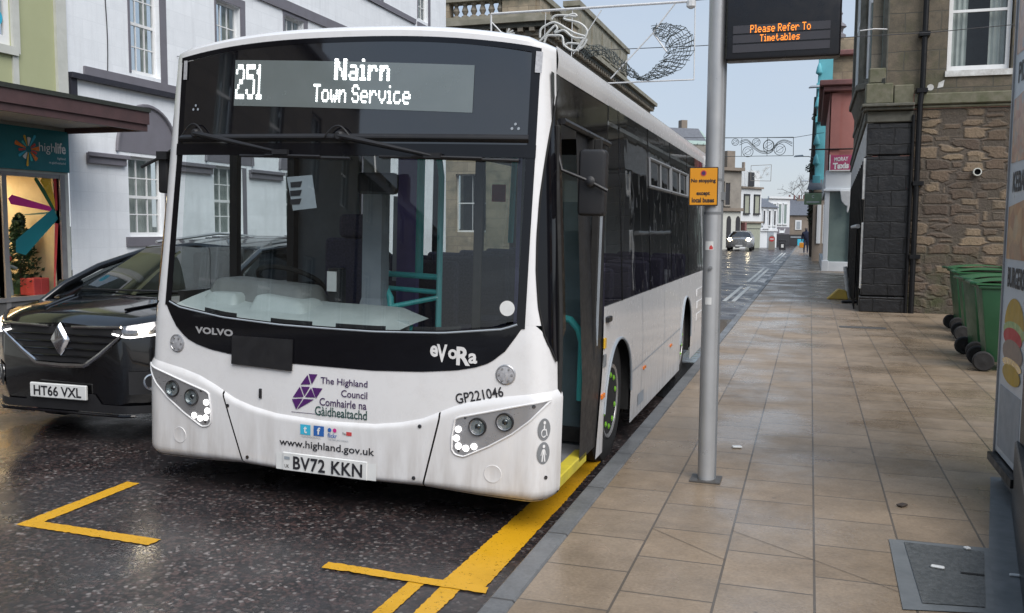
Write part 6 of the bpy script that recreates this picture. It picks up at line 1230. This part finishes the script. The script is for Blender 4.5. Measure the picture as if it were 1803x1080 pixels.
def x_l(o, f, l):
    band(o, 'chimney', 'far_tan', f, (l*.35, l*.62, 4.2, 5.0, -3.6, -3)); k = MB(); [k.lathe([(.10, 0), (.09, .5)], 8, mat=Matrix.Translation(Vector(f(l*(.15+.14*i), 4.9, -3.3)))) for i in range(4)]; k.build('chimney_pot', 'pink_dark', o)
    band(o, 'shopfront', 'far_dark', f, (0, l, .0, 1.2, 0, .05)); band(o, 'shop_lettering', 'post_grey', f, (l*.1, l*.4, .88, 1.0, .05, .07)); band(o, 'shop_door', 'cyan', f, (l*.30, l*.48, .0, .75, .05, .07)); band(o, 'white_window_frame', 'far_white', f, (l*.22, l*.40, 1.7, 2.7, 0, .06)); band(o, 'window_pane', 'post_grey', f, (l*.26, l*.36, 1.8, 2.55, .06, .08))
far_house('stone_end_house', 'brown stone house with grey slate roof closing the view at the end of the street', (-2.3, 99), (1.2, 99.5), 3.2, 'far_tan', roof=1.8, depth=7, extra=x_l)
far_house('far_terrace', 'grey stone terrace behind the turquoise building on the far right', (.55, 62), (.55, 60), 6, 'far_tan', depth=8) if False else None
NE = tag(empty('no_entry_sign', (-3.0, 78, 0)), 'no entry sign on a pale panel by the far junction', 'road sign'); P_('panel', 'far_stone', lambda k: k.prism([(-.26, 0, 0), (.26, 0, 0), (.26, 0, .95)]+[(.26*math.cos(t), 0, .95+.28*math.sin(t)) for t in [math.pi*i/10 for i in range(1, 10)]]+[(-.26, 0, .95)], (0, .06, 0)), NE); P_('disc', 'red', lambda k: disc(k, lambda a, c, h: (a, -.012, .93+c), .21, 0), NE); P_('bar', 'plate_white', lambda k: k.poly([(-.15, -.018, .89), (.15, -.018, .89), (.15, -.018, .97), (-.15, -.018, .97)]), NE)
LBN = tag(empty('litter_bin', (-2.2, 80, 0)), 'black square litter bin with a white notice near the no entry sign', 'litter bin'); P_('body', 'far_dark', lambda k: (k.box(-.27, .27, -.2, .2, 0, .62), k.box(-.30, .30, -.22, .22, .72, .84), k.box(-.27, -.22, -.2, .2, .62, .72), k.box(.22, .27, -.2, .2, .62, .72)), LBN, bevel=.01); P_('notice', 'plate_white', lambda k: k.box(-.10, .10, -.215, -.205, .2, .48), LBN)

# person walking away with an orange bag
PE = tag(empty('person', (-.27, 66.5, .1)), 'person in navy jacket and jeans walking away on the far pavement', 'person')
def skin(name, verts, edges, rad, mat, parent, sub=2):
    me = bpy.data.meshes.new('s'); me.from_pydata(verts, edges, []); o = bpy.data.objects.new('s', me); COL.objects.link(o)
    md = o.modifiers.new('k', 'SKIN'); 
    for i, r in enumerate(rad): me.skin_vertices[0].data[i].radius = r if isinstance(r, tuple) else (r, r)
    me.skin_vertices[0].data[0].use_root = True; o.modifiers.new('u', 'SUBSURF').levels = sub
    dg = bpy.context.evaluated_depsgraph_get(); dg.update(); nm = bpy.data.meshes.new_from_object(o.evaluated_get(dg)); bpy.data.objects.remove(o)
    nm.materials.clear(); nm.materials.append(M[mat]); nm.shade_smooth(); q = bpy.data.objects.new(name, nm); COL.objects.link(q); q.parent = parent; return q
V = [(0, 0, .92), (0, .01, 1.15), (0, .02, 1.38), (0, 0, 1.50), (0, -.01, 1.58), (0, -.01, 1.68), (-.10, 0, .86), (-.11, -.10, .48), (-.11, .02, .08), (-.11, -.12, .04), (.10, 0, .86), (.11, .06, .48), (.11, .16, .08), (.11, .04, .03), (-.20, .02, 1.40), (-.27, .04, 1.12), (-.27, -.05, .88), (-.27, -.07, .80), (.20, .02, 1.40), (.27, .0, 1.12), (.26, -.10, .90), (.26, -.13, .82)]
E_ = [(0, 1), (1, 2), (2, 3), (3, 4), (4, 5), (0, 6), (6, 7), (7, 8), (8, 9), (0, 10), (10, 11), (11, 12), (12, 13), (2, 14), (14, 15), (15, 16), (16, 17), (2, 18), (18, 19), (19, 20), (20, 21)]
RD = [.15, .155, .165, .07, .085, .08, .10, .07, .05, .04, .10, .07, .05, .04, .075, .055, .042, .035, .075, .055, .042, .035]
skin('body', V, E_, RD, 'jean', PE)
skin('jacket', [(0, 0, .86), (0, .01, 1.15), (0, .02, 1.40), (-.20, .02, 1.40), (-.27, .04, 1.12), (-.27, -.04, .92), (.20, .02, 1.40), (.27, 0, 1.12), (.26, -.09, .93), (0, .01, 1.50)], [(0, 1), (1, 2), (2, 3), (3, 4), (4, 5), (2, 6), (6, 7), (7, 8), (2, 9)], [.19, .19, .19, .09, .07, .06, .09, .07, .06, .09], 'navy', PE)
P_('hair', 'hair', lambda k: k.lathe([(.02, -.05), (.085, -.04), (.105, .03), (.08, .09), (.001, .115)], 14, mat=Matrix.Translation((0, .005, 1.645))), PE, smooth=60)
BG = tag(empty('carrier_bag', (-.56, 66.4, .45)), 'orange carrier bag held by the person walking away', 'bag'); P_('bag', 'bag', lambda k: k.hexa([(-.13, -.07, 0), (.13, -.07, 0), (.13, .07, 0), (-.13, .07, 0)], [(-.15, -.04, .36), (.15, -.04, .36), (.15, .04, .36), (-.15, .04, .36)]), BG, bevel=.03); P_('handle', 'bag', lambda k: k.tube([(-.07, 0, .34), (.0, 0, .48), (.07, 0, .34)], .012, 6), BG)

# ================================================================== Christmas decorations over the street
XM = tag(empty('christmas_light_frame', (-3.4, 14, 4.5)), 'white Christmas light frame with a wire-net crescent and rope-light curves hung over the bus', 'street decoration')
q = lambda P: [(x+3.4, .0, z-4.5) for x, z in P]
k = MB()
for P, r in (([(-4.955, 5.095), (-1.742, 5.077)], .020), ([(-4.955, 5.095), (-4.955, 3.93)], .016), ([(-1.742, 5.077), (-1.732, 3.93)], .010), ([(-4.955, 3.93), (-1.73, 3.93)], .012), ([(-4.94, 4.96), (-4.3, 4.3)], .012), ([(-4.05, 5.06), (-4.08, 4.4)], .006), ([(-3.62, 5.06), (-3.63, 4.0)], .007), ([(-3.16, 5.04), (-3.6, 4.4)], .008), ([(-2.03, 5.07), (-2.25, 4.80), (-2.36, 4.65), (-3.0, 4.0)], .011), ([(-2.36, 4.65), (-2.15, 4.36)], .014)): k.tube(q(P), r, 6)
k.lathe([(.03, -.05), (.07, -.02), (.07, .06), (.03, .08)], 10, mat=Matrix.Translation((1.6, 0, .52))); k.build('frame', 'frame_white', XM)
k = MB()
def smooth_path(P, n=4):
    P = [Vector(p) for p in P]; o = []
    for i in range(len(P)-1):
        p0, p1, p2, p3 = P[max(i-1, 0)], P[i], P[i+1], P[min(i+2, len(P)-1)]
        for j in range(n): t = j/n; o.append(.5*((2*p1)+(p2-p0)*t+(2*p0-5*p1+4*p2-p3)*t*t+(3*p1-p0-3*p2+p3)*t**3))
    return o+[P[-1]]
for P in ([(-4.14, 4.68), (-4.13, 4.8), (-4.05, 4.86), (-3.9, 4.9), (-3.7, 4.79), (-3.58, 4.72), (-3.41, 4.66)], [(-4.16, 4.61), (-4.02, 4.74), (-3.9, 4.85), (-3.86, 4.80), (-3.9, 4.74), (-3.75, 4.77), (-3.61, 4.66), (-3.44, 4.63)], [(-4.07, 4.6), (-4.02, 4.7), (-3.9, 4.7), (-3.78, 4.68), (-3.75, 4.54), (-3.68, 4.57), (-3.51, 4.55)], [(-3.95, 4.95), (-3.9, 5.0), (-3.76, 5.0), (-3.56, 4.97), (-3.60, 5.01), (-3.76, 4.95), (-3.51, 4.87), (-3.39, 4.76), (-3.4, 4.66), (-3.48, 4.53), (-3.53, 4.44)], [(-3.75, 4.54), (-3.6, 4.45), (-3.45, 4.5), (-3.38, 4.62)]): k.tube(smooth_path(q(P)), .018, 6)
k.build('rope_light', 'rope_light', XM); k = MB()
for a in (-.5, .1, .6, 1.2): k.tube(q([(-4.70-.12*math.cos(a), 4.76-.10*math.sin(a)), (-4.70+.14*math.cos(a), 4.76+.10*math.sin(a))]), .014, 5)
k.build('star_light', 'rope_light', XM)
def resamp(P, n):
    P = smooth_path([Vector((x, 0, z)) for x, z in P], 6); L_ = [0]
    for a, c in zip(P, P[1:]): L_.append(L_[-1]+(c-a).length)
    o = []
    for i in range(n):
        t = L_[-1]*i/(n-1); j = max(0, min(len(P)-2, next((m for m in range(len(P)-1) if L_[m+1] >= t), len(P)-2))); f = (t-L_[j])/max(1e-6, L_[j+1]-L_[j]); o.append(P[j].lerp(P[j+1], f))
    return o
def net(out_, inn, nl, n=26):
    a, c = resamp(out_, n), resamp(inn, n); rn = random.Random(2); off = Vector((3.4, 0, -4.5))
    for i in range(nl): t = i/(nl-1); k.tube([a[j].lerp(c[j], t)+off+Vector((rn.gauss(0, .012), rn.gauss(0, .02), rn.gauss(0, .012))) for j in range(n)], .0050, 4)
    for j in range(n):
        for s in (0, 1): k.tube([a[j].lerp(c[min(n-1, max(0, j+rn.choice((-1, 0, 1))))], t)+off+Vector((rn.gauss(0, .008), rn.gauss(0, .03), rn.gauss(0, .008))) for t in (0, .35, .7, 1)], .0050, 4)
k = MB(); net([(-2.36, 4.72), (-2.27, 4.79), (-2.06, 4.76), (-1.88, 4.7), (-1.77, 4.59), (-1.74, 4.46), (-1.76, 4.32), (-1.87, 4.17), (-2.0, 4.06), (-2.23, 3.98), (-2.46, 3.95), (-2.58, 3.975)], [(-2.36, 4.70), (-2.34, 4.64), (-2.24, 4.55), (-2.14, 4.45), (-2.15, 4.34), (-2.21, 4.24), (-2.33, 4.13), (-2.44, 4.04), (-2.58, 3.98)], 10)
net([(-3.46, 4.43), (-3.36, 4.51), (-3.2, 4.52), (-3.0, 4.43), (-2.84, 4.29), (-2.7, 4.17), (-2.55, 4.0)], [(-3.41, 4.33), (-3.26, 4.36), (-3.12, 4.35), (-2.95, 4.2), (-2.81, 4.08), (-2.69, 4.01), (-2.55, 3.97)], 8, 24); k.build('wire_net', 'net_wire', XM)
def wire(name, pts, lb, r=.008): o = MB().tube(pts, r, 5).build(name, 'wire'); return tag(o, lb, 'cable')
wire('span_cable', [(-11, 14.05, 4.75), (-5, 14.05, 4.47), (-1.7, 14.05, 4.43), (1.5, 14.05, 4.44), (5.2, 14.05, 4.6)], 'thin cable spanning the street behind the Christmas light frame', .006)
wire('span_cable', [(-4.8, 14.02, 5.1), (-1.75, 14.02, 5.09), (.4, 14.02, 5.13), (5, 14.02, 5.3)], 'thin cable carrying the top bar of the Christmas light frame', .006)
wire('span_cable', [(-6, 45.05, 6.12), (-.9, 45.05, 6.0), (.45, 45.05, 6.2)], 'thin cable holding up the far scrollwork decoration', .012)
SC = tag(empty('scrollwork_decoration', (-2.6, 45, 5.6)), 'wire scrollwork Christmas decoration with discs and waves strung across the middle distance', 'street decoration')
k = MB(); fr4 = [(-2.2, .0, -.42), (-2.2, 0, .46), (1.70, 0, .42), (1.72, 0, -.44)]
for a, c in ((0, 1), (1, 2), (2, 3), (3, 0)): k.tube([fr4[a], fr4[c]], .014, 5)
for x in (-.65, .53): k.tube([(x, 0, .44), (x, 0, -.43)], .012, 5)
k.build('frame', 'net_wire', SC); k = MB()
for cx, cz, r in ((-.95, .25, .16), (-.35, -.22, .24), (.02, .22, .18), (1.10, -.14, .26), (.60, .06, .24)): k.tube([(cx+r*math.cos(t), 0, cz+r*math.sin(t)) for t in [i*math.pi/10 for i in range(20)]], .014, 5, closed=True); k.tube([(cx+r*math.cos(t), 0, cz+r*math.sin(t)) for t in (.6, .6+math.pi)], .010, 4); k.tube([(cx+r*.6*math.cos(t), 0, cz+r*.6*math.sin(t)) for t in [i*math.pi/6 for i in range(12)]], .008, 4, closed=True)
for o_ in (.0, .10, .17): k.tube(smooth_path([(-.75, 0, .1+o_), (-.4, 0, .22+o_*.8), (-.05, 0, -.10+o_*.7), (.3, 0, -.30+o_*.6), (.7, 0, -.28+o_*.8), (1.0, 0, .08+o_*.7), (1.3, 0, .2+o_*.6), (1.66, 0, .0+o_)]), .014, 5)
for s in (1, -1): k.tube(smooth_path([(.58, 0, .36), (.58+s*.22, 0, .15), (.58+s*.18, 0, -.2), (.58, 0, -.32)]), .014, 5)
k.build('scroll', 'net_wire', SC)
SC2 = tag(empty('snowflake_decoration', (-4.1, 80, 6.45)), 'small pale square Christmas decoration hung far down the street', 'street decoration'); k = MB()
for a, c in (((-.85, .63), (.8, .68)), ((.8, .68), (.79, -.68)), ((.79, -.68), (-.85, -.63)), ((-.85, -.63), (-.85, .63))): k.tube([(a[0], 0, a[1]), (c[0], 0, c[1])], .022, 5)
k.build('frame', 'far_stone', SC2); k = MB(); rs_ = random.Random(4)
for cx, cz in ((.25, .2), (.5, -.1), (-.3, .1), (.0, -.35), (.4, .4), (-.5, -.3)):
    for t in (0, 1.05, 2.1): k.tube([(cx-.18*math.cos(t), 0, cz-.18*math.sin(t)), (cx+.18*math.cos(t), 0, cz+.18*math.sin(t))], .016, 4)
k.tube(smooth_path([(-.8, 0, .3), (-.5, 0, -.1), (-.3, 0, -.5), (.1, 0, -.2), (.3, 0, .3), (.7, 0, .5)]), .018, 5); k.build('snowflake', 'rope_light', SC2)
